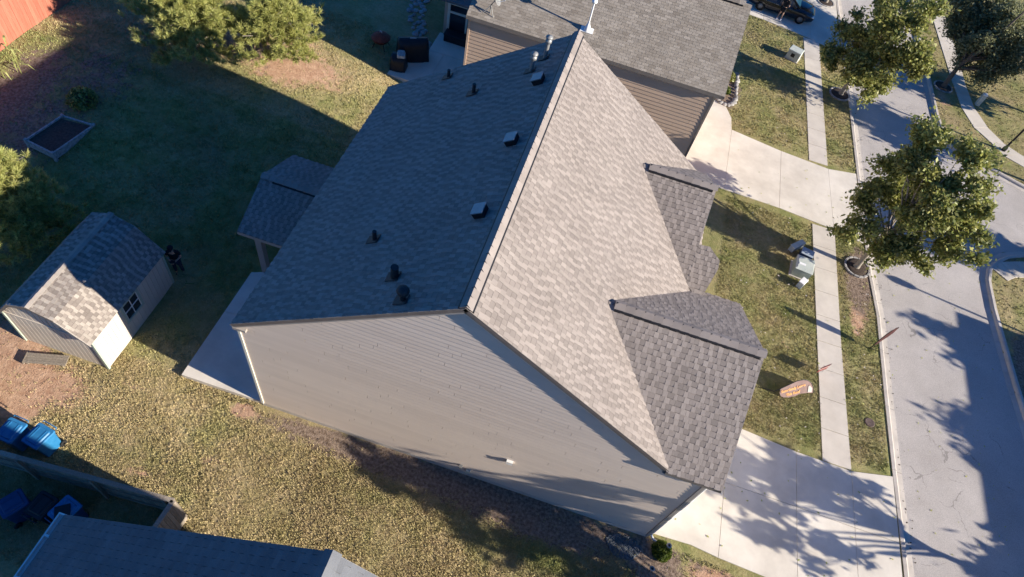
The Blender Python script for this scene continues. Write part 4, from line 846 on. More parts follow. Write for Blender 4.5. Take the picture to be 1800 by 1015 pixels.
def text_on(body, size, u, z, ang, m, name, parent, O, ux, uz, mi, off=.02):
    cu = bpy.data.curves.new(name, 'FONT'); cu.body = body; cu.size = size; cu.extrude = .002; cu.offset = .005
    o = bpy.data.objects.new(name, cu); COL.objects.link(o); dg = bpy.context.evaluated_depsgraph_get(); me = bpy.data.meshes.new_from_object(o.evaluated_get(dg)); bpy.data.objects.remove(o); me.materials.clear(); me.materials.append(m)
    a = ux*math.cos(ang)+uz*math.sin(ang); b = -ux*math.sin(ang)+uz*math.cos(ang); n = a.cross(b)
    mt = Matrix.Identity(4)
    for i,v in enumerate((a,b,n)):
        for r_ in range(3): mt[r_][i] = v[r_]
    mt.translation = mi @ (O+ux*u+uz*z+n*off); me.transform(mt); return link(name, me, parent)
text_on('Somebody Loves', .175, .77, -.27, R(8), M['flag_orange'], 'lettering', t2, O2, UX2, UZ2, mi2, .02)
text_on('This Roof', .175, 1.03, -.46, R(6), M['flag_orange'], 'lettering', t2, O2, UX2, UZ2, mi2, .02)
mb = MB(); mb.prism([(2.13,-.44),(2.34,-.47),(2.34,-.28),(2.19,-.11),(2.12,-.16)], .018, .022, lambda a,b,t: mi2 @ f2(a,b,t)); mb.build('emblem', M['flag_white'], t2)
d1 = Vector((.80,.60,0))
pole1 = [(0,.02),(-.02,.35),(-.03,.8),(0,1.25),(.08,1.55),(.22,1.74),(.38,1.72),(.46,1.55)]
out1 = [(-.02,.35),(-.03,.8),(0,1.25),(.08,1.53),(.22,1.72),(.37,1.70),(.44,1.50),(.46,1.2),(.42,.85),(.33,.55),(.2,.36),(.08,.30)]
t1, mi1, f1, nn1 = teardrop(out1, pole1, (15.49,20.86,.0), d1, 'feather_flag', 'dark maroon feather flag standing in the verge beside the kerb', M['flag_dark'])
mb = MB(); mb.prism([(.08,1.0),(.34,.95),(.36,1.3),(.12,1.36)], -.022, -.027, lambda a,b,t: mi1 @ f1(a,b,t)); mb.build('emblem', M['flag_white'], t1)
t = empty('yard_sign', (13.0,18.5,0), R(40), label='small red and black yard sign with a pale stripe at the sidewalk edge', cat='sign')
mb = MB(); mb.box(-.30,.30,-.006,.006,.28,.74); mb.build('panel', M['sign_red'], t)
mb = MB(); mb.box(-.30,.30,-.010,-.0065,.50,.56); mb.box(-.30,.30,.0065,.010,.50,.56); mb.build('stripe', M['flag_white'], t)
mb = MB(); mb.box(-.30,.30,-.009,-.0065,.66,.74); mb.box(-.30,.30,.0065,.009,.66,.74); mb.build('header', M['cover'], t)
mb = MB()
for x in (-.2,.2): mb.tube([(x,0,0),(x,0,.3)], .006, 5)
mb.build('stake', M['galv'], t)
# lamp posts
def lamp_post(loc, h, label):
    t = empty('street_lamp', loc, label=label, cat='street lamp')
    mb = MB(); mb.lathe([(.14,0),(.14,.25),(.09,.35),(.065,.5),(.055,h-.5),(.05,h-.3)], 14); mb.build('pole', M['black_metal'], t)
    mb = MB(); mb.lathe([(.05,h-.3),(.13,h-.25),(.20,h-.18),(.24,h+.1),(.20,h+.2),(.06,h+.32),(0,h+.36)], 14); mb.build('lantern', M['black_metal'], t)
lamp_post((24.95,39.95,0), 4.9, 'black street lamp post leaning out of frame at the upper right, by the curved sidewalk')
lamp_post((28.6,24.3,0), 4.2, 'black street lamp post beyond the right frame edge near the crepe myrtle')
# path lights and gravel
for x,y,l in ((7.25,8.62,'small round solar path light among the boxwood by the garage corner'),(6.86,7.74,'small round solar path light in the shaded bed below the boxwood')):
    t = empty('path_light', (x,y,0), label=l, cat='path light')
    hh = .62 if y>8 else .34
    mb = MB(); mb.tube([(0,0,0),(0,0,hh)], .012, 6); mb.build('stake', M['black_metal'], t); mb = MB(); mb.lathe([(.04,hh-.1),(.09,hh-.02),(.10,hh),(.085,hh+.015),(.05,hh+.015)],14); mb.build('rim', M['galv'], t)
    mb = MB(); mb.lathe([(.05,hh+.012),(0,hh+.012)],12); mb.build('cell', M['black_metal'], t)
def gravel_patch(name, cx, cy, rx, ry, n, m, size=.035):
    mb = MB(); r_ = random.Random(8)
    for _ in range(n):
        a = r_.uniform(0,6.28); q = math.sqrt(r_.random()); x = cx+rx*q*math.cos(a)*(1+.15*math.sin(3*a)); y = cy+ry*q*math.sin(a); s = size*r_.uniform(.5,1.3); z = .01; tt = r_.uniform(0,3)
        vs = [(x+s*math.cos(tt+k*1.57)*r_.uniform(.7,1.2), y+s*math.sin(tt+k*1.57)*r_.uniform(.7,1.2), z) for k in range(4)]+[(x+r_.uniform(-.3,.3)*s, y, z+s*r_.uniform(.5,1))]
        mb.add(vs, [(0,1,4),(1,2,4),(2,3,4),(3,0,4)])
    mb.build(name, m, fix=False, kind='stuff')
gravel_patch('gravel', 5.8, 8.25, .62, .42, 1500, M['gravel'])

# ------------------------------------------------------------------ vegetation
def leaf_quads(centers, size, norm_jit=1.0, aspect=1.5, up=.35):
    n = len(centers); c = np.asarray(centers); d = RNG.normal(size=(n,3)); d /= np.linalg.norm(d,axis=1)[:,None]
    nn = RNG.normal(size=(n,3))*norm_jit + np.array([0,0,up*3]); nn /= np.linalg.norm(nn,axis=1)[:,None]
    a = np.cross(nn, d); a /= np.linalg.norm(a,axis=1)[:,None]; b = np.cross(nn, a); s = size*RNG.uniform(.45,1.5,n)[:,None]
    v = np.stack([c-a*s*.5*aspect, c-b*s*.42, c+a*s*.5*aspect, c+b*s*.42], 1); return v.reshape(-1,3)
def quads_obj(name, V, m, parent=None, **k):
    n = len(V)//4; me = bpy.data.meshes.new(name); me.vertices.add(len(V)); me.vertices.foreach_set('co', V.astype(np.float32).ravel())
    me.loops.add(n*4); me.loops.foreach_set('vertex_index', np.arange(n*4, dtype=np.int32)); me.polygons.add(n); me.polygons.foreach_set('loop_start', np.arange(0,n*4,4,dtype=np.int32)); me.update(calc_edges=True)
    me.materials.append(m); return tag(link(name, me, parent), **k)
def clusters(center, rad, n, seed, nl=9, lobes_abs=None):
    """cluster centres gathered in uneven lobes round the main limbs"""
    r_ = np.random.default_rng(seed); lobes = []
    for k in range(nl):
        a = k*2.39996+r_.uniform(-.5,.5); el = r_.uniform(-.75,.95); q = r_.uniform(.45,.86)
        lobes.append((np.array([math.cos(a)*math.cos(el), math.sin(a)*math.cos(el), math.sin(el)])*q, r_.uniform(.26,.44)))
    lobes.append((np.array([0,0,.1]),.38)); out = []
    if lobes_abs:
        w_ = np.array([l[3]**2 for l in lobes_abs]); w_ /= w_.sum()
        while len(out) < n:
            l = lobes_abs[r_.choice(len(lobes_abs), p=w_)]; d = r_.normal(size=3); d /= np.linalg.norm(d); p = np.array(l[:3])+d*l[3]*r_.uniform(.2,1)**.5*np.array([1,1,.8])
            if p[2] > 1.3: out.append(p)
        return np.array(out)
    w_ = np.array([l[1]**2 for l in lobes]); w_ /= w_.sum()
    while len(out) < n:
        c, rr_ = lobes[r_.choice(len(lobes), p=w_)]; d = r_.normal(size=3); d /= np.linalg.norm(d); p = c+d*rr_*r_.uniform(.3,1)**.5
        if p[2] < -.85: continue
        out.append(np.array(center)+p*np.array(rad))
    return np.array(out)
def broad_tree(name, base, label, crown_c, crown_r, n_cl, leaves, lsize, m, bark, seed, cat='tree', cl_r=.55, trunk_r=.13, fork=1.6, group=None, lobes=None):
    t = empty(name, base, label=label, cat=cat, group=group); b0 = Vector(base); r_ = random.Random(seed)
    C_ = clusters(crown_c, crown_r, n_cl, seed, lobes_abs=lobes)
    if lobes: C_[:,0] = crown_c[0]+(C_[:,0]-crown_c[0])*.94
    mb = MB(); top = Vector(crown_c)+Vector((0,0,crown_r[2]*.5)); lo = Vector((0,0,0)); mid = Vector((r_.uniform(-.1,.1),r_.uniform(-.1,.1),fork))
    tp = [lo-Vector((0,0,.1)), lo+Vector((0,0,.25)), mid, mid.lerp(top-b0,.45)+Vector((.1,-.08,0)), top-b0]
    mb.tube(tp, [trunk_r*1.6,trunk_r,trunk_r*.85,trunk_r*.5,.02], 10); mb.build('trunk', bark, t)
    mb = MB()
    for i in range(0,len(C_),max(1,len(C_)//46)):
        e = Vector(C_[i])-b0; h = min(max(e.z*.6, fork*.9), e.z); s = Vector((0,0,h)) if h < fork else mid.lerp(top-b0, min(.8,(h-fork)/max(.1,(top.z-b0.z-fork))))
        m1 = s.lerp(e,.5)+Vector((r_.uniform(-.25,.25),r_.uniform(-.25,.25),.1)); mb.tube([s,m1,e], [trunk_r*.36,trunk_r*.22,.008], 5, caps=False)
        for _ in range(3): q = e+Vector([r_.uniform(-.5,.5) for _ in range(3)]); mb.tube([m1.lerp(e,.6),q],[.012,.004],4,caps=False)
    mb.build('branches', bark, t, fix=False)
    per = leaves//n_cl; cs = []
    for c in C_:
        k = int(per*RNG.uniform(.5,1.5)); p = RNG.normal(size=(k,3))*cl_r*RNG.uniform(.5,1.15)*RNG.uniform(.55,1.2,3)*.6; cs.append(c-np.array(base)+p)
    V = leaf_quads(np.concatenate(cs), lsize); quads_obj('crown', V, m, t); return t
broad_tree('street_tree', (14.95,25.75,0), 'large dark green maple standing in the verge, spreading over the road and sidewalk', (15.1,25.8,4.8), (4.2,4.1,3.7), 130, 40000, .125, M['leaf_a'], M['bark_pale'], 3, cl_r=.44, trunk_r=.14, lobes=[(13.29,25.33,2.6,1.0),(13.86,26.78,3.6,1.1),(15.07,24.96,2.4,1.0),(16.72,24.82,3.2,1.1),(17.47,24.82,4.4,1.0),(15.0,25.16,5.0,1.4),(16.51,25.57,6.2,1.1),(14.33,26.62,6.2,1.1),(14.22,27.18,7.2,.8),(15.93,26.8,7.4,.8),(13.85,27.76,4.6,.8),(16.56,25.13,5.0,1.1),(15.3,27.6,3.6,1.0)])
broad_tree('street_tree', (14.35,40.45,0), 'green maple in the upper verge beside the sidewalk with brick ring', (14.6,40.6,4.7), (4.3,4.2,3.5), 115, 34000, .135, M['leaf_a'], M['bark_pale'], 5, cl_r=.46, lobes=[(12.4,39.8,2.8,.9),(13.77,38.9,3.0,1.1),(15.2,39.2,2.2,1.0),(13.25,41.18,4.0,1.3),(14.89,38.81,4.5,1.3),(13.67,39.89,6.0,1.2),(15.47,39.74,6.5,1.1),(16.31,38.75,4.6,1.0),(15.1,41.2,5.0,1.3)])
LOB3 = [(21.46,47.2,3.0,1.3),(22.67,47.6,4.5,1.4),(21.66,45.93,2.3,1.0),(23.4,45.25,2.2,1.1),(24.42,45.75,3.0,1.3),(22.13,45.49,3.2,1.3),(23.1,45.96,4.5,1.3),(21.0,48.5,4.0,1.2),(20.9,47.8,2.8,.9)]
broad_tree('street_tree', (21.65,45.15,0), 'grey olive leaved tree across the road at the upper right with bare leaning trunk', (22.8,45.2,5.2), (4.4,4.2,3.9), 170, 46000, .11, M['leaf_b'], M['bark'], 8, cl_r=.5, trunk_r=.16, lobes=LOB3)
broad_tree('crepe_myrtle', (24.5,29.5,0), 'crepe myrtle with faded pink blooms at the right frame edge by the corner', (24.7,29.7,1.9), (1.15,1.0,1.0), 36, 3600, .12, M['leaf_crepe'], M['bark_pale'], 9, cl_r=.35, trunk_r=.05, fork=.6)
blo = RNG.normal(size=(240,3))*np.array([.12,.12,.10]); cc = np.array([(.35,.55,3.0),(-.5,.2,2.85),(.9,.1,2.7)])
o = quads_obj('bloom', leaf_quads(blo+cc[RNG.integers(0,3,240)], .09), M['bloom'], bpy.data.objects['crepe_myrtle'])
# trees outside the frame whose shadows cross the picture
broad_tree('street_tree', (23.9,11.3,0), 'maple across the road below the right frame edge', (23.9,10.9,5.0), (2.8,2.5,2.8), 60, 3000, .24, M['leaf_a'], M['bark_pale'], 12, trunk_r=.13, cl_r=.42)
broad_tree('street_tree', (15.5,6.4,0), 'maple below the lower frame edge beside the road', (15.3,6.4,5.2), (2.1,2.1,2.8), 40, 2600, .24, M['leaf_a'], M['bark_pale'], 13)
broad_tree('street_tree', (30.2,36.9,0), 'maple on the far side of the side street beyond the right frame edge', (30.2,37.0,4.8), (2.6,1.8,2.0), 50, 3200, .25, M['leaf_a'], M['bark_pale'], 14)
broad_tree('street_tree', (37.5,28.4,0), 'broad dark tree beyond the right frame edge behind the corner', (37.5,28.4,5.8), (3.6,2.3,3.0), 100, 10000, .27, M['leaf_a'], M['bark'], 15)
broad_tree('street_tree', (37.2,15.6,0), 'tall tree behind the house across the street', (37.2,15.6,6.0), (1.6,2.2,1.5), 46, 5000, .25, M['leaf_a'], M['bark'], 20)
broad_tree('street_tree', (37.6,20.6,0), 'second tall tree behind the house across the street', (37.6,20.6,5.9), (1.4,1.6,1.3), 36, 4000, .25, M['leaf_a'], M['bark'], 21)
broad_tree('street_tree', (32.5,11.2,0), 'tree at the near end of the house across the street beyond the right frame edge', (32.5,11.2,3.3), (1.8,1.8,1.3), 34, 3600, .25, M['leaf_a'], M['bark'], 19)
broad_tree('street_tree', (21.2,56.5,0), 'maple beyond the upper frame edge across the road', (21.2,56.5,5.0), (3.0,3.0,3.0), 80, 8000, .25, M['leaf_a'], M['bark_pale'], 16)
broad_tree('street_tree', (13.41,51.6,0), 'maple in the verge above the upper frame edge', (13.2,52.6,5.2), (2.6,2.2,2.6), 70, 8000, .25, M['leaf_a'], M['bark_pale'], 17)
broad_tree('street_tree', (32.0,44.5,0), 'tree on the lawn beyond the upper right frame edge', (32,44.5,5.0), (3,3,3), 80, 8000, .25, M['leaf_a'], M['bark'], 18)

def pine(name, base, label, seed, crown_r, z0, z1, tufts, rf=None):
    t = empty(name, base, label=label, cat='tree'); r_ = random.Random(seed); base = Vector(base)
    mb = MB(); mb.tube([(0,0,-.1),(0,0,z0),(.1,.05,z1)], [.16,.12,.03], 10); mb.build('trunk', M['bark'], t); mb = MB(); tips = []
    nb = 42
    for i in range(nb):
        h = z0+(z1-z0)*(i/nb)**.9; a = i*2.4+r_.uniform(-.3,.3); L = crown_r*(1-(h-z0)/(z1-z0)*.75)*r_.uniform(.7,1.1); e = Vector((L*math.cos(a),L*math.sin(a),h+L*.28)); s = Vector((0,0,h))
        m1 = s.lerp(e,.5)-Vector((0,0,.12)); mb.tube([s,m1,e], [.05,.03,.012], 5, caps=False)
        for k in range(tufts//nb):
            f = r_.uniform(.35,1.03); p = s.lerp(e,f)+Vector((r_.gauss(0,.33*(1.15-.4*f)),r_.gauss(0,.33*(1.15-.4*f)),r_.gauss(0.05,.14))); tips.append((p, (p-s).normalized()*.6+Vector((0,0,.75))))
            if k%3==0: mb.tube([s.lerp(e,max(.2,f-.2)),p],[.014,.006],4,caps=False)
    mb.build('branches', M['bark_pale'], t, fix=False)
    P = np.array([p for p,_ in tips]); D = np.array([list(d.normalized()) for _,d in tips]); nn_ = 60
    P = np.repeat(P,nn_,0); D = np.repeat(D,nn_,0); n = len(P); v = D*1.0+RNG.normal(size=(n,3))*.55; v /= np.linalg.norm(v,axis=1)[:,None]
    P = P-D*RNG.uniform(0,.16,n)[:,None]; Lh = RNG.uniform(.17,.30,n)[:,None]; s = np.cross(v, RNG.normal(size=(n,3))); s /= np.linalg.norm(s,axis=1)[:,None]; wd = .011
    V = np.stack([P-s*wd, P+s*wd, P+v*Lh+s*wd*.3, P+v*Lh-s*wd*.3],1).reshape(-1,3); quads_obj('crown', V, M['needle'], t); return t
pine('pine_tree', (-19.8,24.3,hill(-19.8,24.3)), 'young sunlit pine with pale green needle tufts at the top left of the yard', 3, 3.6, .3, 3.6, 1900)
pine('pine_tree', (-16.4,26.1,hill(-16.4,26.1)), 'lower young pine beside the larger pine, nearer the neighbouring patio', 4, 2.7, .3, 3.2, 1300)
pine('pine_tree', (-20.1,12.1,.1), 'pine reaching in at the left frame edge behind the shed', 6, 2.1, .6, 4.4, 1500)
pine('pine_tree', (-18.2,5.4,0), 'small pine branch tips at the left frame edge above the bins', 7, 1.6, .4, 2.2, 400)
def shrub(name, base, r, label, m, n, ls, cat='shrub', squash=.8):
    t = empty(name, base, label=label, cat=cat); c = []
    for _ in range(n):
        d = RNG.normal(size=3); d /= np.linalg.norm(d); d[2] = abs(d[2])*.9; q = RNG.uniform(.75,1.05)*(1+.12*noise.noise(Vector(d*3))); c.append(d*q*r*np.array([1,1,squash*1.3])+np.array([0,0,.08]))
    quads_obj('foliage', leaf_quads(np.array(c), ls, up=.1), m, t)
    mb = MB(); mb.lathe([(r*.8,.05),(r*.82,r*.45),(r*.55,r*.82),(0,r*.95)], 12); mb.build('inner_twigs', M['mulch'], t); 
    mb = MB(); mb.tube([(0,0,-.05),(0,0,.3)],.03,6); mb.build('stem', M['bark'], t); return t
shrub('boxwood', (7.16,8.52,0), .36, 'round clipped bright green boxwood at the garage corner of the driveway', M['leaf_shrub'], 3200, .05)
shrub('shrub', (-22.35,19.0,hill(-22.35,19)), .62, 'dark rounded shrub in the shade above the raised bed', M['leaf_a'], 1600, .10)
shrub('shrub', (7.0,36.9,0), .30, 'yellow green small shrub in the bed by the grey roof corner', M['leaf_shrub'], 900, .08)
shrub('shrub', (7.1,38.4,0), .38, 'dark shrub at the back of the bed beside the grey roof corner', M['leaf_a'], 700, .09)
shrub('shrub', (23.0,38.2,0), .5, 'reddish green shrub at the corner of the side street behind the large maple', M['leaf_crepe'], 900, .10)
def corn(base, label, seed):
    t = empty('corn_stalk', base, label=label, cat='plant'); r_ = random.Random(seed); mb = MB(); mb.tube([(0,0,0),(.05,.02,.9),(.02,.08,1.7)], [.022,.018,.008], 6); mb.build('stem', M['stalk'], t)
    for k in range(9):
        z = .35+k*.15; a = k*2.6+r_.uniform(-.4,.4); d = Vector((math.cos(a),math.sin(a),0)); s = Vector((-d.y,d.x,0)); L = r_.uniform(.45,.7); P = []
        for i,(f,h) in enumerate(((0,0),(.35,.22),(.7,.2),(1,-.12))): w_ = (.02,.045,.035,.004)[i]; c = d*L*f+Vector((0,0,z+h)); P += [c-s*w_, c+s*w_]
        mb = MB(); mb.add(P, [(0,1,3,2),(2,3,5,4),(4,5,7,6)]); mb.build('leaf', M['stalk'], t, fix=False)
corn((-26.2,18.9,hill(-26.2,18.9)), 'tall dry corn stalk at the left frame edge, lower of the two sunlit ones', 1); corn((-25.7,19.4,hill(-25.7,19.4)), 'tall dry corn stalk just right of another near the red fence', 2)

# grass tufts: what nobody could count, one object
EXC = [[(-8.55,8.6),(7.3,8.6),(7.3,21.3),(-8.55,21.3)], [(6.5,8.85),(16.4,8.3),(16.4,14.7),(9.2,14.6),(6.5,14.65)], [(-11.68,8.84),(-8.3,8.84),(-8.3,18.7),(-11.68,18.7)], [(SC-hw-.1,8.2),(SC+hw+.1,8.2),(SC+hw+.1,12.5),(SC-hw-.1,12.5)],
  [(-7.2,26.9),(5.1,26.9),(5.1,36),(-7.2,36)], [(4.9,28.2),(15.5,27.5),(15.3,33.2),(7.7,33.6),(7.4,35.4),(6.4,35.9),(4.9,35.9)], [(-11.4,27.9),(-7,27.9),(-7,33),(-11.4,33)], bc,
  [(13.2,14.2),(12.94,20.28),(12.62,28),(12.38,33),(11.87,45),(11.8,46),(12.94,46),(12.97,45),(13.5,33),(13.88,28),(14.11,20.73),(14.45,14.2)], [(5.4,46.8),(8.9,46.5),(12.3,45.9),(14.5,45.2),(14.3,53),(5.4,53)],
  [(x,y) for x,y in LP]+[(x,y) for x,y in reversed(RP)], [(22.9,13.5),(29,13.5),(29,20),(23,20.7)], [(-9.3,-12),(6,-12),(6,2.3),(-9.3,2.3)]]
def grass(name, n, box, h, wd, blades=4, dens=None):
    x = RNG.uniform(box[0],box[1],n); y = RNG.uniform(box[2],box[3],n)
    k = ~in_poly(x,y,ROAD) & (seg_dist(x,y,ROAD,True) > .52)
    for P in EXC: k &= ~in_poly(x,y,P)
    c,g,mu_ = cover(x,y); nz_ = np.array([noise.noise(Vector((a*1.6,b*1.6,0)))*.5+noise.noise(Vector((a*.5,b*.5,3)))*.35 for a,b in zip(x,y)])
    bare = np.maximum(c, mu_)+nz_*.35; k &= RNG.uniform(0,1,n) > np.clip((bare-.3)*2.4, 0, .97)
    k &= RNG.uniform(0,1,n) < np.clip(.75+nz_*.9+g*.3, .2, 1)
    x, y, g = x[k], y[k], g[k]; n = len(x); z = np.array([hill(a,b) for a,b in zip(x,y)]) if box[0] < -8.4 else np.zeros(n)
    B = np.stack([x,y,z],1); B = np.repeat(B,blades,0); N_ = len(B); B[:,:2] += RNG.normal(size=(N_,2))*.035
    a = RNG.uniform(0,6.283,N_); ln = RNG.uniform(.2,1.0,N_); hh = h*RNG.uniform(.5,1.25,N_); d = np.stack([np.cos(a)*ln*hh, np.sin(a)*ln*hh, hh],1); s = np.stack([-np.sin(a), np.cos(a), np.zeros(N_)],1)*wd*RNG.uniform(.6,1.3,N_)[:,None]
    V = np.stack([B-s, B+s, B+d+s*.25, B+d-s*.25],1).reshape(-1,3); o = quads_obj(name, V, M['blades'], kind='stuff')
    cc_ = np.zeros((len(V),4), np.float32); cc_[:,1] = np.repeat(np.repeat(g,blades),4); cc_[:,3] = 1; at = o.data.color_attributes.new('cover','FLOAT_COLOR','POINT'); at.data.foreach_set('color', cc_.ravel()); return o
grass('grass', 90000, (-21,7.5,1.5,8.9), .052, .0125)
grass('grass', 26000, (8,16,14,28), .045, .013)
grass('grass', 52000, (-28,-7,8.5,31), .055, .018)
grass('grass', 26000, (5,16,28,56), .055, .022, 3)
grass('grass', 9000, (5,16,2,9), .055, .016)
grass('grass', 22000, (20,40,19,60), .055, .024, 3)
# fallen leaves scattered on the verge and front lawn
lv = np.stack([RNG.uniform(9,16,170), RNG.uniform(14,36,170), np.full(170,.07)],1); kk = ~in_poly(lv[:,0],lv[:,1],EXC[8]) & ~in_poly(lv[:,0],lv[:,1],EXC[5])
V = leaf_quads(lv[kk], .055, norm_jit=.5, up=1.5); quads_obj('fallen_leaves', V, M['flag_white'], kind='stuff')

kp = np.array([(p.x,p.y) for p in resample(KL, .09)]); kp = kp[(kp[:,1]>8)&(kp[:,1]<50)]; kp = kp[RNG.uniform(0,1,len(kp))<.28]; kp[:,1] += RNG.normal(size=len(kp))*.05
lit = np.stack([kp[:,0]+np.abs(RNG.normal(size=len(kp)))*.22-.2, kp[:,1], np.full(len(kp),-.085)],1); lit[:,2] = np.where(lit[:,0]-kp[:,0] < -.1, .0, -.095)
quads_obj('leaf_litter', leaf_quads(lit, .055, norm_jit=.5, up=1.5), M['mulch'], kind='stuff')
lit = np.stack([RNG.uniform(6.8,21.8,260), RNG.uniform(9,34,260), np.full(260,-.1)],1); on = ~in_poly(lit[:,0],lit[:,1],ROAD); lit[on,2] = .055
quads_obj('leaf_litter', leaf_quads(lit, .06, norm_jit=.5, up=1.5), M['stalk'], kind='stuff')
# ------------------------------------------------------------------ car
def car(loc, rz, label):
    t = empty('parked_car', loc, rz, label=label, cat='car')
    # x: -2.35 rear .. 2.35 front ; half profile rows per section: (halfwidth, z)
    xs = [-2.35,-2.28,-1.9,-1.45,-.9,-.2,.5,1.0,1.5,2.0,2.28,2.36]
    belt = [.72,.86,.98,1.0,.99,.97,.95,.93,.90,.82,.70,.55]; hwid = [.62,.78,.88,.91,.92,.92,.92,.92,.90,.86,.72,.55]; sill = [.42,.30,.26,.24,.22,.22,.22,.22,.22,.24,.30,.36]
    vs = []; rows = 8
    for x,b,wd,s in zip(xs,belt,hwid,sill):
        for y,z in ((-wd*.9,s),(-wd,s+.15),(-wd,b-.16),(-wd*.93,b-.03),(-wd*.55,b+.02),(wd*.55,b+.02),(wd*.93,b-.03),(wd,b-.16),(wd,s+.15),(wd*.9,s)): vs.append((x,y,z))
    k = 10; fs = [(i*k+j,(i+1)*k+j,(i+1)*k+(j+1)%k,i*k+(j+1)%k) for i in range(len(xs)-1) for j in range(k)]+[tuple(range(k)), tuple(range((len(xs)-1)*k,len(xs)*k))]
    mb = MB(); mb.add(vs, fs, True); body = mb.build('body', M['car_paint'], t)
    gx_ = [-2.0,-1.35,-.6,.15,.55,1.15]; gz = [.99,1.38,1.46,1.44,1.36,.96]; gw_ = [.70,.60,.60,.60,.60,.72]; vs = []
    for x,z,wd in zip(gx_,gz,gw_):
        for y,zz in ((-.84,.94),(-wd,z-.03),(-wd*.8,z),(wd*.8,z),(wd,z-.03),(.84,.94)): vs.append((x,y,zz))
    k = 6; mb = MB(); mb.add(vs, [(i*k+j,(i+1)*k+j,(i+1)*k+(j+1)%k,i*k+(j+1)%k) for i in range(len(gx_)-1) for j in range(k)]+[tuple(range(k)), tuple(range(30,36))], False); mb.build('cabin_glass', M['glass'], t)
    mb = MB(); mb.box(-1.25,.48,-.52,.52,1.455,1.475,bev=.01); mb.build('roof', M['car_paint'], t)
    for s in (-1,1):
        for a,b_ in (((.52,s*.60,1.38),(1.16,s*.76,.97)),((-1.33,s*.60,1.39),(-1.98,s*.72,.99)),((-.35,s*.62,1.44),(-.3,s*.86,.96))): bar(t, 'pillar', a, b_, .05, .04, M['car_paint'])
        mb = MB(); mb.box(.72,.88,min(s*.90,s*1.06),max(s*.90,s*1.06),.98,1.10,bev=.02); mb.build('wing_mirror', M['car_paint'], t)
        mb = MB(); mb.box(2.12,2.30,min(s*.55,s*.77),max(s*.55,s*.77),.60,.70,bev=.02); mb.build('headlight', M['white_plastic'], t)
        mb = MB(); mb.box(-2.32,-2.26,min(s*.5,s*.75),max(s*.5,s*.75),.66,.78); mb.build('tail_light', M['sign_red'], t)
        mb = MB(); mb.box(-.5,-.3,min(s*.925,s*.94),max(s*.925,s*.94),.80,.83); mb.build('door_handle', M['galv'], t)
        for x in (-1.42,1.45):
            T_ = Matrix.Translation((x,s*.84,.33)) @ Matrix.Rotation(R(90),4,'X'); mb = MB(); mb.lathe([(.20,-.11),(.31,-.11),(.335,-.07),(.335,.07),(.31,.11),(.20,.11)], 24, (0,0,0), T_); wh = mb.build('wheel', M['rubber'], t)
            mb = MB(); mb.lathe([(0,-.07),(.20,-.085),(.20,.085),(0,.07)], 10, (0,0,0), T_); mb.build('rim', M['galv'], wh)
    mb = MB(); mb.box(2.30,2.37,-.40,.40,.42,.54); mb.build('grille', M['cover'], t)
    mb = MB(); mb.box(2.372,2.385,-.22,.22,.34,.42); mb.build('number_plate', M['white_plastic'], t)
    return t
car((9.95,48.35,.04), R(-4), 'black car parked nose towards the street on the driveway at the top of the frame')

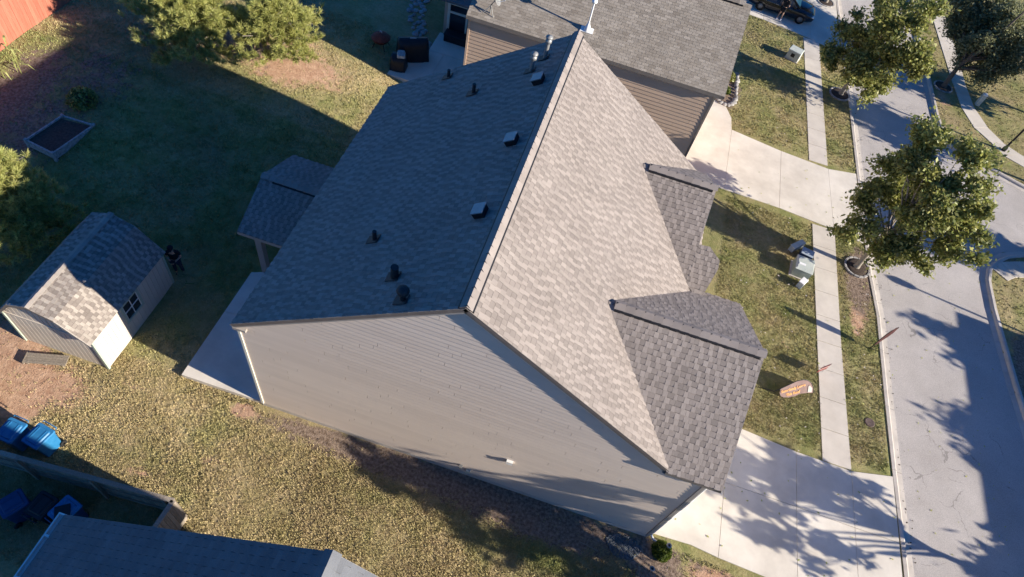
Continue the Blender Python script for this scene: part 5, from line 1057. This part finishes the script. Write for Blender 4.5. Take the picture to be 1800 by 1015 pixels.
# ------------------------------------------------------------------ people
def person(loc, rz, label, J, clothes, head_pitch=0, hair=True, hold=None, shoes=None):
    """one continuous body grown with a skin modifier from joints; clothing laid over it as children"""
    t = empty('person', loc, rz, label=label, cat='person')
    def skin(name, pts, edges, rad, m, parent, sub=1):
        me = bpy.data.meshes.new(name); me.from_pydata(pts, edges, []); o = link(name, me); sk = o.modifiers.new('s','SKIN'); sk.use_smooth_shade = True
        for i,r_ in enumerate(rad): me.skin_vertices[0].data[i].radius = (r_,r_) if not isinstance(r_,tuple) else r_
        me.skin_vertices[0].data[0].use_root = True
        sb_ = o.modifiers.new('d','SUBSURF'); sb_.levels = sb_.render_levels = sub
        dg = bpy.context.evaluated_depsgraph_get(); m2 = bpy.data.meshes.new_from_object(o.evaluated_get(dg)); bpy.data.objects.remove(o); m2.materials.clear(); m2.materials.append(m); m2.name = name
        return link(name, m2, parent)
    pts, edges, rad, ix = [], [], [], {}
    def add(n, p, r_, par=None):
        ix[n] = len(pts); pts.append(p); rad.append(r_)
        if par: edges.append((ix[par], ix[n]))
    add('pelvis', J['pelvis'], (.15,.11)); add('waist', J['waist'], (.135,.10), 'pelvis'); add('chest', J['chest'], (.165,.115), 'waist'); add('neck0', J['neck'], (.06,.06), 'chest')
    hd = Vector(J['head']); add('head0', tuple(hd-Vector((0,0,.06))), (.065,.075), 'neck0'); add('head1', tuple(hd+Vector((0,0,.03))), (.082,.098), 'head0'); add('head2', tuple(hd+Vector((0,0,.11))), (.05,.06), 'head1')
    for s in 'LR':
        add('sh'+s, J['sh'+s], .062, 'chest'); add('el'+s, J['el'+s], .044, 'sh'+s); add('wr'+s, J['wr'+s], .029, 'el'+s)
        w_ = Vector(J['wr'+s]); d = (w_-Vector(J['el'+s])).normalized(); pm = w_+d*.07; add('pa'+s, tuple(pm), (.036,.018), 'wr'+s)
        add('hp'+s, J['hp'+s], .095, 'pelvis'); add('kn'+s, J['kn'+s], .058, 'hp'+s); add('an'+s, J['an'+s], .040, 'kn'+s); a = Vector(J['an'+s]); add('to'+s, tuple(a+Vector((0,-.15,-.045))), .035, 'an'+s)
        up = Vector((0,0,1)); sd_ = d.cross(up).normalized(); 
        for k,(o_,L) in enumerate(((-.028,.062),(-.010,.075),(.009,.070),(.027,.055))):
            p0 = pm+d*.03+sd_*o_; add(f'f{k}a{s}', tuple(p0), .009, 'pa'+s); add(f'f{k}b{s}', tuple(p0+d*L*.5-up*.01), .008, f'f{k}a{s}'); add(f'f{k}c{s}', tuple(p0+d*L*.8-up*.04), .0075, f'f{k}b{s}')
        ts = 1 if s=='L' else -1; q = w_+d*.03+sd_*ts*.03; add('t0'+s, tuple(q), .011, 'wr'+s); add('t1'+s, tuple(q+d*.035+sd_*ts*.02), .009, 't0'+s)
    skin('body', pts, edges, rad, M['skin'], t)
    # face details
    mb = MB(); f = hd+Vector((0,-.095,.01)); mb.tube([f+Vector((0,0,.03)), f+Vector((0,-.025,-.005)), f+Vector((0,-.004,-.015))], [.008,.013,.008], 6); mb.build('nose', M['skin'], t)
    for s in (-1,1):
        mb = MB(); mb.lathe([(0,-.008),(.02,-.006),(.028,0),(.02,.006),(0,.008)], 10, (0,0,0), Matrix.Translation(hd+Vector((s*.088,.0,.0))) @ Matrix.Rotation(R(80*s),4,'Y')); mb.build('ear', M['skin'], t)
        mb = MB(); mb.lathe([(0,0),(.011,0),(.008,.006),(0,.008)], 8, (0,0,0), Matrix.Translation(hd+Vector((s*.032,-.088,.03))) @ Matrix.Rotation(R(90),4,'X')); mb.build('eye', M['black_metal'], t)
    mb = MB(); mb.lathe([(.088,-.01),(.108,.04),(.108,.09),(.085,.14),(.045,.165),(0,.172)], 18, hd+Vector((0,.012,0))); hr = mb.build('hair', M['hair'], t)
    if clothes.get('cap'):
        mb = MB(); mb.lathe([(.113,.07),(.115,.10),(.09,.155),(.05,.178),(0,.185)], 18, hd+Vector((0,.01,0))); mb.add([tuple(hd+Vector(v)) for v in ((-.08,-.08,.075),(.08,-.08,.075),(.065,-.19,.06),(-.065,-.19,.06),(-.08,-.08,.087),(.08,-.08,.087),(.065,-.19,.072),(-.065,-.19,.072))],[(3,2,1,0),(4,5,6,7),(0,1,5,4),(1,2,6,5),(2,3,7,6),(3,0,4,7)]); mb.build('cap', M['cloth_black'], t)
    # shirt over torso and upper arms
    P = [J['pelvis'],J['waist'],J['chest'],J['neck']]; E = [(0,1),(1,2),(2,3)]; rr_ = [(.185,.145),(.165,.13),(.19,.14),(.075,.075)]
    for s in 'LR':
        i = len(P); P += [J['sh'+s], tuple(Vector(J['sh'+s]).lerp(Vector(J['el'+s]),.7))]; E += [(2,i),(i,i+1)]; rr_ += [.082,.068]
    skin('shirt', P, E, rr_, clothes['shirt'], t)
    P = [tuple(Vector(J['pelvis'])-Vector((0,0,.02)))]; E = []; rr_ = [(.18,.14)]
    for s in 'LR':
        i = len(P)
        if clothes['long']: P += [J['hp'+s],J['kn'+s],tuple(Vector(J['an'+s])+Vector((0,0,.03)))]; E += [(0,i),(i,i+1),(i+1,i+2)]; rr_ += [.112,.078,.062]
        else: P += [J['hp'+s],tuple(Vector(J['hp'+s]).lerp(Vector(J['kn'+s]),.8))]; E += [(0,i),(i,i+1)]; rr_ += [.115,.09]
    skin('trousers' if clothes['long'] else 'shorts', P, E, rr_, clothes['legs'], t)
    for s in 'LR':
        a = Vector(J['an'+s]); mb = MB(); rbox(mb, a.x-.05,a.x+.05,a.y-.22,a.y+.08,a.z-.09,a.z-.0,.045,.012,.03); mb.build('shoe', clothes['shoe'], t)
    return t
# pilot beside the shed, looking down at a controller held in both hands (faces -Y locally)
J = dict(pelvis=(0,0,.94),waist=(0,0,1.10),chest=(0,-.01,1.34),neck=(0,-.02,1.52),head=(0,-.06,1.63),shL=(.19,-.01,1.42),elL=(.27,-.02,1.13),wrL=(.10,-.24,1.10),shR=(-.19,-.01,1.42),elR=(-.27,-.02,1.13),wrR=(-.10,-.24,1.10),
    hpL=(.10,0,.88),knL=(.12,-.02,.50),anL=(.13,.02,.09),hpR=(-.10,0,.88),knR=(-.12,-.02,.50),anR=(-.13,.02,.09))
person((-14.22,12.98,.08), R(24), 'person in black shirt and cap by the shed corner, holding a controller', J, dict(shirt=M['cloth_black'], legs=M['denim'], long=True, shoe=M['cloth_black'], cap=True))
mb = MB(); rbox(mb,-.10,.10,-.055,.055,-.02,.02,.03,.005,.005)
for s in (-1,1): mb.tube([(s*.06,-.01,.02),(s*.06,-.01,.04)],.006,6)
mb.box(-.045,.045,-.075,-.06,0,.09); o = mb.build('controller', M['cover']); o.location = (-14.22+.115,12.98-.275,1.20); o.rotation_euler = (0,0,R(24)); tag(o, 'small dark handheld controller held by the person beside the shed', 'controller')
J = dict(J); J.update(elL=(.26,.06,1.14),wrL=(.22,-.10,.92),elR=(-.27,.02,1.13),wrR=(-.20,-.18,1.02),knL=(.11,-.05,.50),anL=(.11,.05,.09),anR=(-.13,-.08,.09))
person((9.95,47.15,.035), R(150), 'person in dark top and shorts with white shoes standing beside the black car', J, dict(shirt=M['cloth_black'], legs=M['cloth_black'], long=False, shoe=M['white_cloth'], cap=False))
mb = MB(); mb.tube([(0,0,.02),(.3,.1,.03),(.35,.35,.03),(.1,.4,.03),(-.1,.2,.03),(.05,.05,.04)], .016, 8); o = mb.build('garden_hose', M['leaf_shrub']); o.location = (-13.75,12.55,.1); tag(o, 'short loop of green garden hose on the shaded grass right of the shed', 'hose')
mb = MB(); mb.tube([(4.2,7.9,.03),(4.5,7.86,.05),(4.95,7.80,.03)], .012, 6); mb.tube([(4.5,7.86,.05),(4.47,7.97,.09)], .008, 5); tag(mb.build('fallen_stick', M['bark_pale']), 'thin pale stick on the mulch strip below the long wall', 'stick')
